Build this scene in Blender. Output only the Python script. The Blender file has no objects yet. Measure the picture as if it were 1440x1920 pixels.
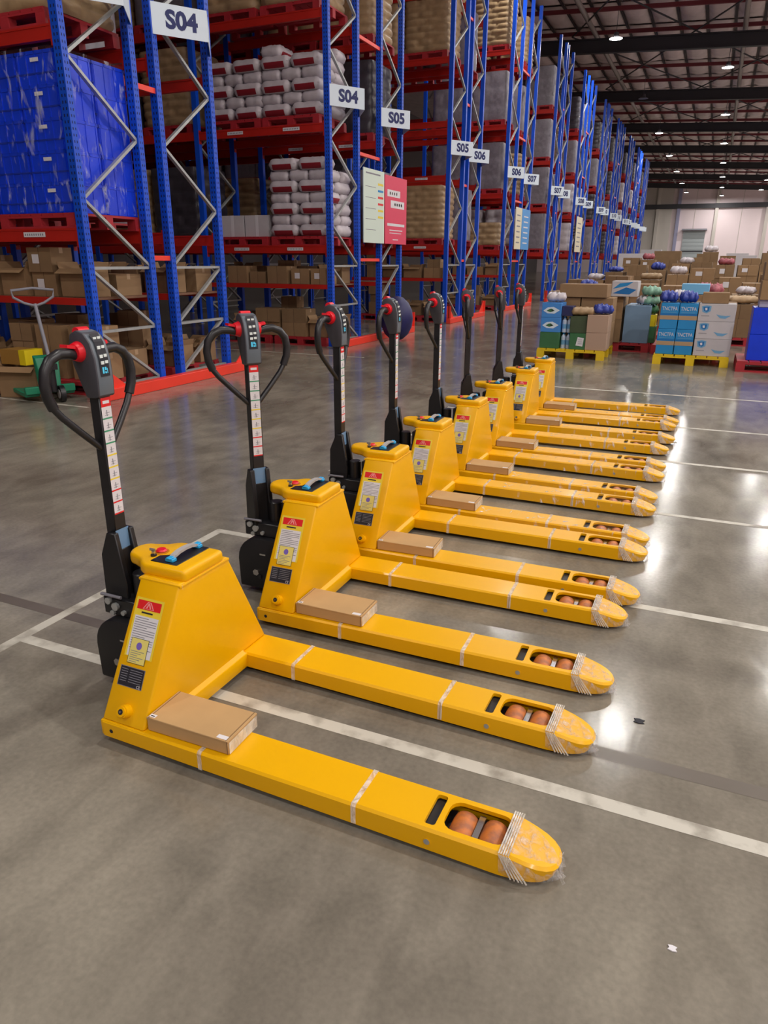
import bpy, bmesh, math, random
from mathutils import Vector, Matrix, Euler

# ------------------------------------------------------------------ camera, world, exposure
scn = bpy.context.scene
COL = scn.collection
cam_d = bpy.data.cameras.new('camera')
cam = bpy.data.objects.new('camera', cam_d)
COL.objects.link(cam)
scn.camera = cam
cam_d.sensor_fit = 'VERTICAL'
cam_d.sensor_height = 32.0
cam_d.lens = 1336.19 / 1920 * 32.0
cam_d.clip_start = 0.05
cam_d.clip_end = 400
YAW, PITCH, ROLL = 0.415193, 0.338594, 0.0051
_f = Vector((-math.sin(YAW) * math.cos(PITCH), math.cos(YAW) * math.cos(PITCH), -math.sin(PITCH)))
_r = Vector((math.cos(YAW), math.sin(YAW), 0))
_u = _r.cross(_f)
_r2 = math.cos(ROLL) * _r + math.sin(ROLL) * _u
_u2 = -math.sin(ROLL) * _r + math.cos(ROLL) * _u
_m = Matrix((_r2, _u2, -_f)).transposed().to_4x4()
_m.translation = Vector((0, 0, 1.4678))
cam.matrix_world = _m

world = bpy.data.worlds.new('world')
scn.world = world
world.use_nodes = True
world.node_tree.nodes['Background'].inputs[0].default_value = (0.93, 0.95, 1.0, 1)
world.node_tree.nodes['Background'].inputs[1].default_value = 0.45

vs = scn.view_settings
vs.view_transform = 'Standard'
vs.look = 'None'
vs.exposure = 0.0
vs.gamma = 1.0
vs.use_curve_mapping = False
scn.cycles.max_bounces = 6
scn.cycles.transparent_max_bounces = 12
scn.cycles.sample_clamp_indirect = 4.0
scn.cycles.caustics_reflective = False
scn.cycles.caustics_refractive = False
scn.cycles.use_denoising = True

LAMP_W = 190.0
rnd = random.Random(7)
pi = math.pi

# ------------------------------------------------------------------ materials
MATS = {}
def mat(name, col, rough=0.6, metal=0.0, var=0.0, scale=6.0, bump=0.0, coat=0.0, emit=None, estr=0.0, spec=0.5, col2=None, objvar=0.0):
    if name in MATS: return MATS[name]
    m = bpy.data.materials.new(name); m.use_nodes = True
    nt = m.node_tree; N = nt.nodes; L = nt.links
    b = N['Principled BSDF']
    b.inputs['Base Color'].default_value = (*col, 1)
    b.inputs['Roughness'].default_value = rough
    b.inputs['Metallic'].default_value = metal
    b.inputs['Coat Weight'].default_value = coat
    b.inputs['Coat Roughness'].default_value = 0.12
    b.inputs['Specular IOR Level'].default_value = spec
    tc = None
    src = None
    if var > 0 or bump > 0 or col2:
        tc = N.new('ShaderNodeTexCoord')
        nz = N.new('ShaderNodeTexNoise'); nz.inputs['Scale'].default_value = scale; nz.inputs['Detail'].default_value = 5
        L.new(tc.outputs['Object'], nz.inputs['Vector'])
        if var > 0 or col2:
            mx = N.new('ShaderNodeMix'); mx.data_type = 'RGBA'
            c2 = col2 if col2 else tuple(min(1, c * (1 - var)) for c in col)
            mx.inputs['A'].default_value = (*col, 1); mx.inputs['B'].default_value = (*c2, 1)
            rp = N.new('ShaderNodeMapRange'); rp.inputs['From Min'].default_value = 0.35; rp.inputs['From Max'].default_value = 0.65
            L.new(nz.outputs['Fac'], rp.inputs['Value']); L.new(rp.outputs['Result'], mx.inputs['Factor'])
            src = mx.outputs['Result']
        if bump > 0:
            bp = N.new('ShaderNodeBump'); bp.inputs['Strength'].default_value = bump; bp.inputs['Distance'].default_value = 0.01
            L.new(nz.outputs['Fac'], bp.inputs['Height']); L.new(bp.outputs['Normal'], b.inputs['Normal'])
    if objvar > 0:
        oi = N.new('ShaderNodeObjectInfo')
        hs = N.new('ShaderNodeHueSaturation')
        mr = N.new('ShaderNodeMapRange'); mr.inputs['To Min'].default_value = 1 - objvar; mr.inputs['To Max'].default_value = 1 + objvar
        L.new(oi.outputs['Random'], mr.inputs['Value']); L.new(mr.outputs['Result'], hs.inputs['Value'])
        if src: L.new(src, hs.inputs['Color'])
        else: hs.inputs['Color'].default_value = (*col, 1)
        src = hs.outputs['Color']
    if src: L.new(src, b.inputs['Base Color'])
    if emit:
        b.inputs['Emission Color'].default_value = (*emit, 1)
        b.inputs['Emission Strength'].default_value = estr
    MATS[name] = m
    return m

def srgb(r, g, b):
    f = lambda v: (v / 255 / 12.92) if v / 255 <= 0.04045 else ((v / 255 + 0.055) / 1.055) ** 2.4
    return (f(r), f(g), f(b))

YEL = mat('yellow_paint', srgb(239, 179, 0), 0.34, var=0.05, scale=3, coat=0.06, spec=0.32)
BLK = mat('black_plastic', srgb(26, 26, 30), 0.42)
BLKM = mat('black_metal', srgb(34, 34, 38), 0.35, var=0.3, scale=20)
GRYP = mat('grey_plastic', srgb(98, 108, 118), 0.4)
DGRY = mat('dark_grey_plastic', srgb(66, 66, 74), 0.45)
REDP = mat('red_plastic', srgb(225, 22, 40), 0.35)
BLUP = mat('light_blue_plastic', srgb(40, 165, 225), 0.4)
SILV = mat('silver_metal', (0.7, 0.7, 0.7), 0.25, 1.0)
GRAX = mat('grey_grip', srgb(175, 172, 172), 0.4)
ROLL = mat('orange_roller', srgb(205, 118, 50), 0.5, var=0.35, scale=40, col2=srgb(160, 95, 60))
WHITE = mat('white_label', srgb(222, 220, 225), 0.5)
LABY = mat('yellow_label', srgb(236, 210, 60), 0.45)
LABYP = mat('pale_yellow_label', srgb(228, 214, 120), 0.45)
LABR = mat('red_label', srgb(222, 30, 34), 0.45)
LABG = mat('green_label', srgb(60, 150, 110), 0.45)
LABP = mat('purple_label', srgb(120, 100, 190), 0.45)
INK = mat('dark_ink', srgb(30, 30, 40), 0.6)
NAVY = mat('navy_ink', srgb(30, 40, 100), 0.6)
INKG = mat('grey_ink', srgb(130, 130, 140), 0.6)
CARD = mat('cardboard', srgb(190, 154, 106), 0.75, var=0.08, scale=8)
CARDD = mat('cardboard_seam', srgb(128, 98, 66), 0.8)
CART = mat('brown_carton', srgb(146, 117, 84), 0.8, var=0.12, scale=5, objvar=0.22)
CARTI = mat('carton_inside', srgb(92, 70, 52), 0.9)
CARTW = mat('white_carton', srgb(196, 192, 196), 0.7, var=0.05, objvar=0.08)
TAPE = mat('packing_tape', srgb(178, 150, 118), 0.3)
RBLU = mat('rack_blue', srgb(14, 80, 214), 0.4, var=0.12, scale=4)
RRED = mat('rack_red', srgb(186, 34, 24), 0.42, var=0.12, scale=3)
RORG = mat('guard_red', srgb(245, 66, 48), 0.4, var=0.08, scale=3)
GALV = mat('galvanised_steel', srgb(178, 182, 182), 0.4, 0.35, var=0.15, scale=12)
SLOT = mat('slot_dark', srgb(14, 20, 60), 0.7)
PALR = mat('red_pallet', srgb(176, 40, 50), 0.55, var=0.12, scale=6)
PALY = mat('yellow_pallet', srgb(236, 200, 30), 0.5, var=0.08, scale=6)
CRATE = mat('blue_crate', srgb(0, 60, 228), 0.3, var=0.14, scale=4, objvar=0.08)
CRATD = mat('crate_dark_rib', srgb(8, 46, 170), 0.4)  # darker blue rib along the crate sides
BAGW = mat('white_sack', srgb(205, 198, 204), 0.5, var=0.10, scale=9, bump=0.6)
BAGR = mat('sack_red_print', srgb(140, 28, 42), 0.55)
BAGK = mat('kraft_sack', srgb(176, 148, 112), 0.5, var=0.2, scale=7, bump=0.7, objvar=0.1)
GREYW = mat('grey_wrapped_goods', srgb(138, 132, 142), 0.4, var=0.25, scale=9, bump=0.5, objvar=0.1)
DARKW = mat('dark_wrapped_goods', srgb(70, 66, 74), 0.35, var=0.3, scale=7, bump=0.5)
SIGNW = mat('sign_white', srgb(216, 230, 242), 0.5)
POSG = mat('poster_pale', srgb(212, 228, 216), 0.5)
POSP = mat('poster_pink', srgb(222, 62, 96), 0.5)
POSB = mat('poster_blue', srgb(66, 150, 220), 0.5)
POSC = mat('poster_cream', srgb(226, 218, 190), 0.5)
GREEN = mat('green_paint', srgb(30, 130, 96), 0.4)
GBOX = mat('green_box', srgb(58, 112, 70), 0.6, var=0.1)
BBOX = mat('blue_box', srgb(34, 140, 205), 0.5, var=0.05)
BBOXD = mat('blue_box_dark', srgb(20, 110, 180), 0.5)
LBOX = mat('light_blue_box', srgb(120, 190, 235), 0.5)
SWO = mat('pale_blue_print', srgb(110, 165, 205), 0.5)
PBLU = mat('bright_blue_sack', srgb(58, 76, 170), 0.4, var=0.2, scale=14, bump=0.5)
YBOX = mat('yellow_box', srgb(232, 208, 20), 0.5)
MINT = mat('mint_sack', srgb(140, 188, 164), 0.45, var=0.35, scale=10, bump=0.6)
PINK = mat('pink_sack', srgb(176, 92, 104), 0.5, var=0.35, scale=10, bump=0.5)
STEELD = mat('rafter_dark', srgb(52, 52, 58), 0.6)
PURL = mat('purlin_red', srgb(120, 48, 58), 0.6)
PIPE = mat('roof_pipe', srgb(150, 142, 140), 0.5)
MESHW = mat('roof_wire_shade', srgb(62, 54, 60), 0.7)
ROOFP = mat('roof_insulation', srgb(232, 216, 220), 0.6, var=0.15, scale=2, bump=0.3)
WALLM = mat('far_wall', srgb(232, 216, 220), 0.7, var=0.04, scale=0.3)
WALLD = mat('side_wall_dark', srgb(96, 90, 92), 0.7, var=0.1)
WALLC = mat('far_wall_grey', srgb(196, 190, 184), 0.7, var=0.06, scale=0.4)
DOORM = mat('shutter_grey', srgb(160, 168, 172), 0.6)
COLM = mat('column_blue_grey', srgb(150, 150, 180), 0.6)
LAMPH = mat('lamp_housing', srgb(90, 90, 96), 0.4, 0.4)
LAMPE = mat('lamp_lens', (1, 1, 1), 0.5, emit=(1.0, 0.97, 0.92), estr=26)
LCD = mat('display_glow', srgb(60, 150, 180), 0.3, emit=srgb(80, 200, 230), estr=0.5)
BTN = mat('button_white', srgb(230, 240, 240), 0.4)

def film_mat(name, tint, dens, scale, lo=0.42, base=0.35):
    m = bpy.data.materials.new(name); m.use_nodes = True
    nt = m.node_tree; N = nt.nodes; L = nt.links
    N.remove(N['Principled BSDF'])
    out = N['Material Output']
    tr = N.new('ShaderNodeBsdfTransparent')
    p = N.new('ShaderNodeBsdfPrincipled'); p.inputs['Base Color'].default_value = (*tint, 1); p.inputs['Roughness'].default_value = 0.18
    p.inputs['Specular IOR Level'].default_value = 1.0
    tc = N.new('ShaderNodeTexCoord'); mp = N.new('ShaderNodeMapping'); mp.inputs['Scale'].default_value = (scale, scale, scale * 0.35)
    mp.inputs['Rotation'].default_value = (0.3, 0.5, 0.2)
    nz = N.new('ShaderNodeTexNoise'); nz.inputs['Scale'].default_value = 1.0; nz.inputs['Detail'].default_value = 6; nz.inputs['Distortion'].default_value = 0.6
    rp = N.new('ShaderNodeMapRange'); rp.inputs['From Min'].default_value = lo; rp.inputs['From Max'].default_value = 0.75
    rp.inputs['To Min'].default_value = dens * base; rp.inputs['To Max'].default_value = min(1, dens * 2.4)
    bp = N.new('ShaderNodeBump'); bp.inputs['Strength'].default_value = 1.0; bp.inputs['Distance'].default_value = 0.03
    mx = N.new('ShaderNodeMixShader')
    L.new(tc.outputs['Object'], mp.inputs['Vector']); L.new(mp.outputs['Vector'], nz.inputs['Vector'])
    L.new(nz.outputs['Fac'], rp.inputs['Value']); L.new(rp.outputs['Result'], mx.inputs['Fac'])
    L.new(nz.outputs['Fac'], bp.inputs['Height']); L.new(bp.outputs['Normal'], p.inputs['Normal'])
    L.new(tr.outputs[0], mx.inputs[1]); L.new(p.outputs[0], mx.inputs[2]); L.new(mx.outputs[0], out.inputs['Surface'])
    MATS[name] = m
    return m
FILM = film_mat('clear_film', (0.9, 0.9, 0.92), 0.20, 55)
FILMB = film_mat('stretch_film', (0.8, 0.85, 1.0), 0.22, 14, 0.56, 0.06)
TAPEC = film_mat('clear_tape', (0.95, 0.9, 0.8), 0.40, 30, 0.3, 0.9)
FILMS = film_mat('shiny_film', (0.95, 0.95, 0.97), 0.34, 26, 0.60, 0.05)
BLUG = mat('sleeve_reflection_blue', srgb(104, 140, 176), 0.35)  # stands in for a bluish reflection on the mast sleeve

def floor_mat():
    m = bpy.data.materials.new('polished_concrete'); m.use_nodes = True
    nt = m.node_tree; N = nt.nodes; L = nt.links; b = N['Principled BSDF']
    tc = N.new('ShaderNodeTexCoord')
    def noise(s, det, sc=(1, 1, 1), rot=0, dist=0):
        mp = N.new('ShaderNodeMapping'); mp.inputs['Scale'].default_value = sc; mp.inputs['Rotation'].default_value = (0, 0, rot)
        L.new(tc.outputs['Object'], mp.inputs['Vector'])
        z = N.new('ShaderNodeTexNoise'); z.inputs['Scale'].default_value = s; z.inputs['Detail'].default_value = det; z.inputs['Distortion'].default_value = dist
        L.new(mp.outputs['Vector'], z.inputs['Vector']); return z
    n1 = noise(0.9, 6, dist=0.8); n2 = noise(7, 8, (1, 0.45, 1), 0.5, 0.5); n3 = noise(60, 3)
    cr = N.new('ShaderNodeValToRGB')
    cr.color_ramp.elements[0].position = 0.30; cr.color_ramp.elements[0].color = (*srgb(108, 102, 93), 1)
    cr.color_ramp.elements[1].position = 0.72; cr.color_ramp.elements[1].color = (*srgb(146, 140, 127), 1)
    L.new(n1.outputs['Fac'], cr.inputs['Fac'])
    mx = N.new('ShaderNodeMix'); mx.data_type = 'RGBA'; mx.blend_type = 'OVERLAY'; mx.inputs['Factor'].default_value = 0.45
    L.new(cr.outputs['Color'], mx.inputs['A']); L.new(n2.outputs['Fac'], mx.inputs['B'])
    mx2 = N.new('ShaderNodeMix'); mx2.data_type = 'RGBA'; mx2.blend_type = 'OVERLAY'; mx2.inputs['Factor'].default_value = 0.22
    L.new(mx.outputs['Result'], mx2.inputs['A']); L.new(n3.outputs['Fac'], mx2.inputs['B'])
    L.new(mx2.outputs['Result'], b.inputs['Base Color'])
    rr = N.new('ShaderNodeMapRange'); rr.inputs['To Min'].default_value = 0.11; rr.inputs['To Max'].default_value = 0.21
    L.new(n2.outputs['Fac'], rr.inputs['Value']); L.new(rr.outputs['Result'], b.inputs['Roughness'])
    bp = N.new('ShaderNodeBump'); bp.inputs['Strength'].default_value = 0.06; bp.inputs['Distance'].default_value = 0.02
    L.new(n2.outputs['Fac'], bp.inputs['Height']); L.new(bp.outputs['Normal'], b.inputs['Normal'])
    b.inputs['Specular IOR Level'].default_value = 0.24
    return m
FLOORM = floor_mat()

def line_mat():
    m = bpy.data.materials.new('worn_line_paint'); m.use_nodes = True
    nt = m.node_tree; N = nt.nodes; L = nt.links; b = N['Principled BSDF']
    tc = N.new('ShaderNodeTexCoord'); z = N.new('ShaderNodeTexNoise'); z.inputs['Scale'].default_value = 9; z.inputs['Detail'].default_value = 8
    L.new(tc.outputs['Object'], z.inputs['Vector'])
    cr = N.new('ShaderNodeValToRGB')
    cr.color_ramp.elements[0].position = 0.34; cr.color_ramp.elements[0].color = (*srgb(150, 144, 132), 1)
    cr.color_ramp.elements[1].position = 0.52; cr.color_ramp.elements[1].color = (*srgb(198, 194, 182), 1)
    L.new(z.outputs['Fac'], cr.inputs['Fac']); L.new(cr.outputs['Color'], b.inputs['Base Color']); b.inputs['Roughness'].default_value = 0.45
    return m
LINEM = line_mat()
STAIN = mat('floor_stain', srgb(106, 98, 89), 0.3, var=0.1, scale=5)

# ------------------------------------------------------------------ mesh builder
class MB:
    def __init__(s): s.v = []; s.f = []; s.mi = []; s.mats = []; s.sm = []
    def m(s, mt):
        if mt not in s.mats: s.mats.append(mt)
        return s.mats.index(mt)
    def add(s, vs_, fs, mt, smooth=False, M=None):
        o = len(s.v)
        s.v += [tuple(M @ Vector(p)) if M else tuple(p) for p in vs_]
        k = s.m(mt)
        for f in fs: s.f.append([o + i for i in f]); s.mi.append(k); s.sm.append(smooth)
        return s
    def box(s, x0, x1, y0, y1, z0, z1, mt, M=None):
        v = [(x0, y0, z0), (x1, y0, z0), (x1, y1, z0), (x0, y1, z0), (x0, y0, z1), (x1, y0, z1), (x1, y1, z1), (x0, y1, z1)]
        f = [(0, 3, 2, 1), (4, 5, 6, 7), (0, 1, 5, 4), (1, 2, 6, 5), (2, 3, 7, 6), (3, 0, 4, 7)]
        return s.add(v, f, mt, False, M)
    def cyl(s, p0, p1, r, mt, n=12, r1=None, caps=True, smooth=True):
        p0 = Vector(p0); p1 = Vector(p1); d = (p1 - p0); r1 = r if r1 is None else r1
        a = d.orthogonal().normalized(); b = d.normalized().cross(a)
        v = []
        for p, rr in ((p0, r), (p1, r1)):
            for i in range(n):
                t = 2 * pi * i / n
                v.append(tuple(p + rr * (math.cos(t) * a + math.sin(t) * b)))
        s.add(v, [(i, (i + 1) % n, n + (i + 1) % n, n + i) for i in range(n)], mt, smooth)
        if caps:
            s.add(v[:n], [tuple(range(n))[::-1]], mt); s.add(v[n:], [tuple(range(n))], mt)
        return s
    def bar(s, p0, p1, w, h, mt, up=(0, 0, 1)):
        p0 = Vector(p0); p1 = Vector(p1); d = (p1 - p0).normalized(); up = Vector(up)
        if abs(d.dot(up)) > 0.98: up = Vector((1, 0, 0))
        sd = d.cross(up).normalized(); u = sd.cross(d)
        v = []
        for p in (p0, p1):
            for a, b in ((-1, -1), (1, -1), (1, 1), (-1, 1)): v.append(tuple(p + sd * a * w / 2 + u * b * h / 2))
        return s.add(v, [(0, 1, 2, 3), (7, 6, 5, 4), (0, 4, 5, 1), (1, 5, 6, 2), (2, 6, 7, 3), (3, 7, 4, 0)], mt)
    def tube(s, pts, r, mt, n=10, closed=False):
        pts = [Vector(p) for p in pts]; rs = r if isinstance(r, (list, tuple)) else [r] * len(pts)
        v = []; prev = None; N_ = len(pts)
        for i, p in enumerate(pts):
            d = (pts[(i + 1) % N_ if closed else min(i + 1, N_ - 1)] - pts[(i - 1) % N_ if closed else max(i - 1, 0)]).normalized()
            a = d.orthogonal().normalized() if prev is None else (prev - d * prev.dot(d)).normalized()
            prev = a; b = d.cross(a)
            for k in range(n):
                t = 2 * pi * k / n; v.append(tuple(p + rs[i] * (math.cos(t) * a + math.sin(t) * b)))
        fs = []
        for i in range(N_ if closed else N_ - 1):
            j = (i + 1) % N_
            for k in range(n): fs.append((i * n + k, i * n + (k + 1) % n, j * n + (k + 1) % n, j * n + k))
        s.add(v, fs, mt, True)
        if not closed:
            s.add(v[:n], [tuple(range(n))[::-1]], mt); s.add(v[-n:], [tuple(range(n))], mt)
        return s
    def prism(s, poly, z0, z1, mt, M=None):
        n = len(poly)
        v = [(x, y, z0) for x, y in poly] + [(x, y, z1) for x, y in poly]
        return s.add(v, [tuple(range(n))[::-1], tuple(range(n, 2 * n))] + [(i, (i + 1) % n, n + (i + 1) % n, n + i) for i in range(n)], mt, False, M)
    def ball(s, c, r, mt, n=10, sc=(1, 1, 1)):
        v = []; fs = []; k = n // 2
        for i in range(k + 1):
            th = pi * i / k
            for j in range(n):
                ph = 2 * pi * j / n
                v.append((c[0] + r * sc[0] * math.sin(th) * math.cos(ph), c[1] + r * sc[1] * math.sin(th) * math.sin(ph), c[2] + r * sc[2] * math.cos(th)))
        for i in range(k):
            for j in range(n): fs.append((i * n + j, (i + 1) * n + j, (i + 1) * n + (j + 1) % n, i * n + (j + 1) % n))
        return s.add(v, fs, mt, True)
    def mesh(s, name):
        me = bpy.data.meshes.new(name)
        me.from_pydata(s.v, [], s.f)
        for mt in s.mats: me.materials.append(mt)
        me.polygons.foreach_set('material_index', s.mi)
        me.polygons.foreach_set('use_smooth', s.sm)
        me.update()
        return me
    def obj(s, name, parent=None, bevel=0, seg=2, loc=None):
        me = s.mesh(name)
        if bevel: bevel_mesh(me, bevel, seg)
        return ob(name, me, parent, loc)

def bevel_mesh(me, w, seg=2, ang=0.5):
    bm = bmesh.new(); bm.from_mesh(me)
    bmesh.ops.remove_doubles(bm, verts=bm.verts, dist=1e-5)
    es = [e for e in bm.edges if len(e.link_faces) == 2 and e.calc_face_angle(0) > ang]
    bmesh.ops.bevel(bm, geom=es, offset=w, segments=seg, profile=0.5, affect='EDGES', clamp_overlap=True)
    for f in bm.faces: f.smooth = True
    bm.to_mesh(me); bm.free()
    if len(me.polygons): me.set_sharp_from_angle(angle=0.7)

def ob(name, me, parent=None, loc=None, rz=0.0):
    o = bpy.data.objects.new(name, me); COL.objects.link(o)
    if parent: o.parent = parent
    if loc: o.location = loc
    if rz: o.rotation_euler = (0, 0, rz)
    return o
def tag(o, label=None, cat=None, group=None, kind=None):
    if label: o['label'] = label
    if cat: o['category'] = cat
    if group: o['group'] = group
    if kind: o['kind'] = kind
    return o
def empty(name, loc, label, cat, group=None, rz=0.0):
    o = ob(name, None, None, loc, rz); o.empty_display_size = 0.1
    return tag(o, label, cat, group)
def copy_tree(o, parent=None):
    c = o.copy(); COL.objects.link(c); c.parent = parent
    for ch in list(o.children): copy_tree(ch, c)
    return c
def text(name, s, size, M, mt, parent=None, ext=0.0, bold=0.0, sx=1.0):
    cu = bpy.data.curves.new(name, 'FONT'); cu.body = s; cu.size = size; cu.align_x = 'CENTER'; cu.align_y = 'CENTER'
    cu.offset = bold; cu.extrude = ext; cu.materials.append(mt); cu.resolution_u = 3
    t = bpy.data.objects.new(name, cu); COL.objects.link(t)
    if parent: t.parent = parent
    me = bpy.data.meshes.new_from_object(t)
    bpy.data.objects.remove(t); me.materials.clear(); me.materials.append(mt)
    t = ob(name, me, parent)
    t.matrix_local = M @ Matrix.Diagonal((sx, 1, 1, 1))
    return t
def frameM(org, xa, ya):
    xa = Vector(xa).normalized(); za = xa.cross(Vector(ya)).normalized(); ya = za.cross(xa)
    M = Matrix((xa, ya, za)).transposed().to_4x4(); M.translation = Vector(org); return M

# ------------------------------------------------------------------ setting: floor, lines, wall, roof
g = MB(); g.add([(-26, -14, 0), (16, -14, 0), (16, 118, 0), (-26, 118, 0)], [(0, 1, 2, 3)], FLOORM)
floor = tag(g.obj('floor'), kind='structure')
def stripe(x0, x1, y0, y1, mt=LINEM, z=0.0012):
    b = MB(); b.box(x0, x1, y0, y1, 0.0002, z, mt); return b.obj('floor_line', floor)
for yy, w in ((1.77, 0.052), (3.12, 0.05), (4.5, 0.045), (5.82, 0.05), (7.18, 0.05), (9.0, 0.05)):
    stripe(-2.43, 1.35 if yy > 2 else 3.2, yy - w / 2, yy + w / 2)
stripe(-2.435, -2.385, 1.0, 9.2, z=0.0010) if False else stripe(-2.435, -2.385, 1.52, 3.14, z=0.0010)
stripe(-9.0, -5.85, 5.52, 5.56, z=0.0010)
stripe(-9.0, -5.0, 10.50, 10.53, z=0.0010)
b = MB()
for (x0, y0, x1, y1, w) in ((-0.25, 2.0, 3.0, 2.02, 0.03), (-9, 2.06, -2.1, 1.99, 0.03)):
    b.add([(x0, y0 - w, 0.0006), (x1, y1 - w, 0.0006), (x1, y1 + w, 0.0006), (x0, y0 + w, 0.0006)], [(0, 1, 2, 3)], STAIN)
b.obj('floor_stain', floor)
# small debris marks on the floor
for i, (x, y, r) in enumerate(((-0.03, 2.22, 0.014), (0.0, 0.86, 0.012), (-1.66, 3.9, 0.01), (0.12, 1.36, 0.008))):
    b = MB(); b.prism([(x + r * math.cos(t) * (1.8 if k % 2 else 0.8), y + r * math.sin(t)) for k, t in enumerate([j * pi / 4 for j in range(8)])], 0.0003, 0.003, INK if i < 2 else WHITE)
    tag(b.obj('paper_scrap'), ['dark scrap of debris lying on the floor beside the bright lamp reflection', 'dark smudge of debris on bare concrete in front of the jacks',
        'tiny white scrap on the concrete between handles and red guard rail', 'tiny white scrap on the concrete near the first fork tip'][i], 'scrap')

WY = 118.0
b = MB(); b.box(-26, 16, WY, WY + 0.3, 0, 13.5, WALLM)
wall = tag(b.obj('wall_back'), kind='structure')
b = MB(); b.box(-16, -7.1, WY - 0.12, WY, 0, 13, WALLC); b.obj('wall_panel', wall)
for x in (-9.0, -6.2, -1.2, 5.2, 10.6):
    b = MB(); b.box(x - 0.22, x + 0.22, WY - 0.45, WY, 0, 13, COLM if x == -6.2 else WALLC); b.obj('wall_pilaster', wall)
for x in (-4.0, 2.0, 7.8):
    b = MB(); b.box(x - 0.03, x + 0.03, WY - 0.03, WY, 0, 13, WALLC); b.obj('wall_joint', wall)
b = MB(); b.box(-16, 16, WY - 0.5, WY, 8.7, 9.3, STEELD); b.obj('wall_girt', wall)
d1 = MB().box(-5.2, -2.3, WY - 0.1, WY, 0, 5.7, DOORM).obj('door_1'); tag(d1, kind='structure')
for k in range(11):
    b = MB(); b.box(-5.2, -2.3, WY - 0.14, WY - 0.1, 0.1 + k * 0.52, 0.52 + k * 0.52, DOORM); b.obj('shutter_slat', d1)
b = MB(); b.box(-5.4, -2.1, WY - 0.9, WY - 0.05, 5.8, 6.0, INKG); b.obj('door_canopy', d1)
b = MB(); b.box(-5.2, -2.3, WY - 0.17, WY - 0.13, 2.9, 3.1, STEELD); b.obj('door_rail', d1)
b = MB(); b.box(16, 16.2, -14, WY, 0, 14, WALLM); tag(b.obj('wall_right'), kind='structure')
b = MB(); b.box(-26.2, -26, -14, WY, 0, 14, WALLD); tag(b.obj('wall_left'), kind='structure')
b = MB(); b.box(-26.2, 16.2, -14.2, -14, 0, 14, WALLM); tag(b.obj('wall_front'), kind='structure')

SL = -0.05
def zroof(x, base): return base + SL * x
# ceiling deck
b = MB(); b.add([(-26, -14, zroof(-26, 12.15)), (16, -14, zroof(16, 12.15)), (16, WY, zroof(16, 12.15)), (-26, WY, zroof(-26, 12.15))], [(0, 3, 2, 1)], ROOFP)
ceiling = tag(b.obj('ceiling'), kind='structure')
# insulation cells bulging between purlins and wires
def cell_mesh():
    bm = MB(); n = 6; m = 4; v = []; fs = []
    for j in range(m + 1):
        for i in range(n + 1):
            u = i / n; w = j / m
            v.append((u * 1.04 - 0.52, w * 3.36 - 1.68, -0.26 * (math.sin(pi * u) * math.sin(pi * w)) ** 0.45 + SL * (u * 1.04 - 0.52)))
    for j in range(m):
        for i in range(n):
            k = j * (n + 1) + i; fs.append((k, k + n + 1, k + n + 2, k + 1))
    bm.add(v, fs, ROOFP, True); return bm
cellm = cell_mesh(); cell_me = cellm.mesh('roof_panel')
far = MB()
for r in range(24):
    y = 32.5 + r * 3.6
    for q in range(16):
        x = -13.4 + q * 1.2
        if r < 15: ob('roof_panel', cell_me, ceiling, (x, y, zroof(x, 11.98)))
        else: far.add([(a[0] + x, a[1] + y, a[2] + zroof(x, 11.98)) for a in cellm.v], cellm.f, ROOFP, True)
tag(far.obj('roof_panels_distant', ceiling), kind='stuff')
for r in range(25):
    y = 30.7 + r * 3.6
    b = MB(); b.bar((-14, y, zroof(-14, 11.72)), (6.4, y, zroof(6.4, 11.72)), 0.12, 0.16, PURL); b.obj('purlin', ceiling)
b = MB()
for q in range(17):
    x = -14.0 + q * 1.2
    b.bar((x, 29, zroof(x, 11.95)), (x, WY, zroof(x, 11.95)), 0.10, 0.05, MESHW)  # wires drawn broad and dark, also standing in for shade between cells
tag(b.obj('roof_wire_shade', ceiling), kind='stuff')
for k in range(-1, 8):
    y = 28.5 + 12 * k
    b = MB()
    for dz, w, h in ((0.28, 0.26, 0.05), (0, 0.05, 0.54), (-0.28, 0.26, 0.05)):
        b.bar((-16, y, zroof(-16, 10.92 + dz)), (15.9, y, zroof(15.9, 10.92 + dz)), w, h, STEELD)
    b.obj('rafter', ceiling)
    if k < 7:
        b = MB()
        for x0 in (-5.2, 0.4, 6.0):
            b.bar((x0 - 2.8, y, zroof(x0 - 2.8, 11.35)), (x0 + 2.8, y + 12, zroof(x0 + 2.8, 11.35)), 0.05, 0.05, STEELD)
            b.bar((x0 + 2.8, y, zroof(x0 + 2.8, 11.35)), (x0 - 2.8, y + 12, zroof(x0 - 2.8, 11.35)), 0.05, 0.05, STEELD)
        b.obj('roof_bracing', ceiling)
for x in (-6.9, -0.35, 4.6):
    b = MB(); b.cyl((x, 20, zroof(x, 11.42)), (x, WY - 0.3, zroof(x, 11.42)), 0.11, PIPE, 8); b.obj('roof_pipe', ceiling)

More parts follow.
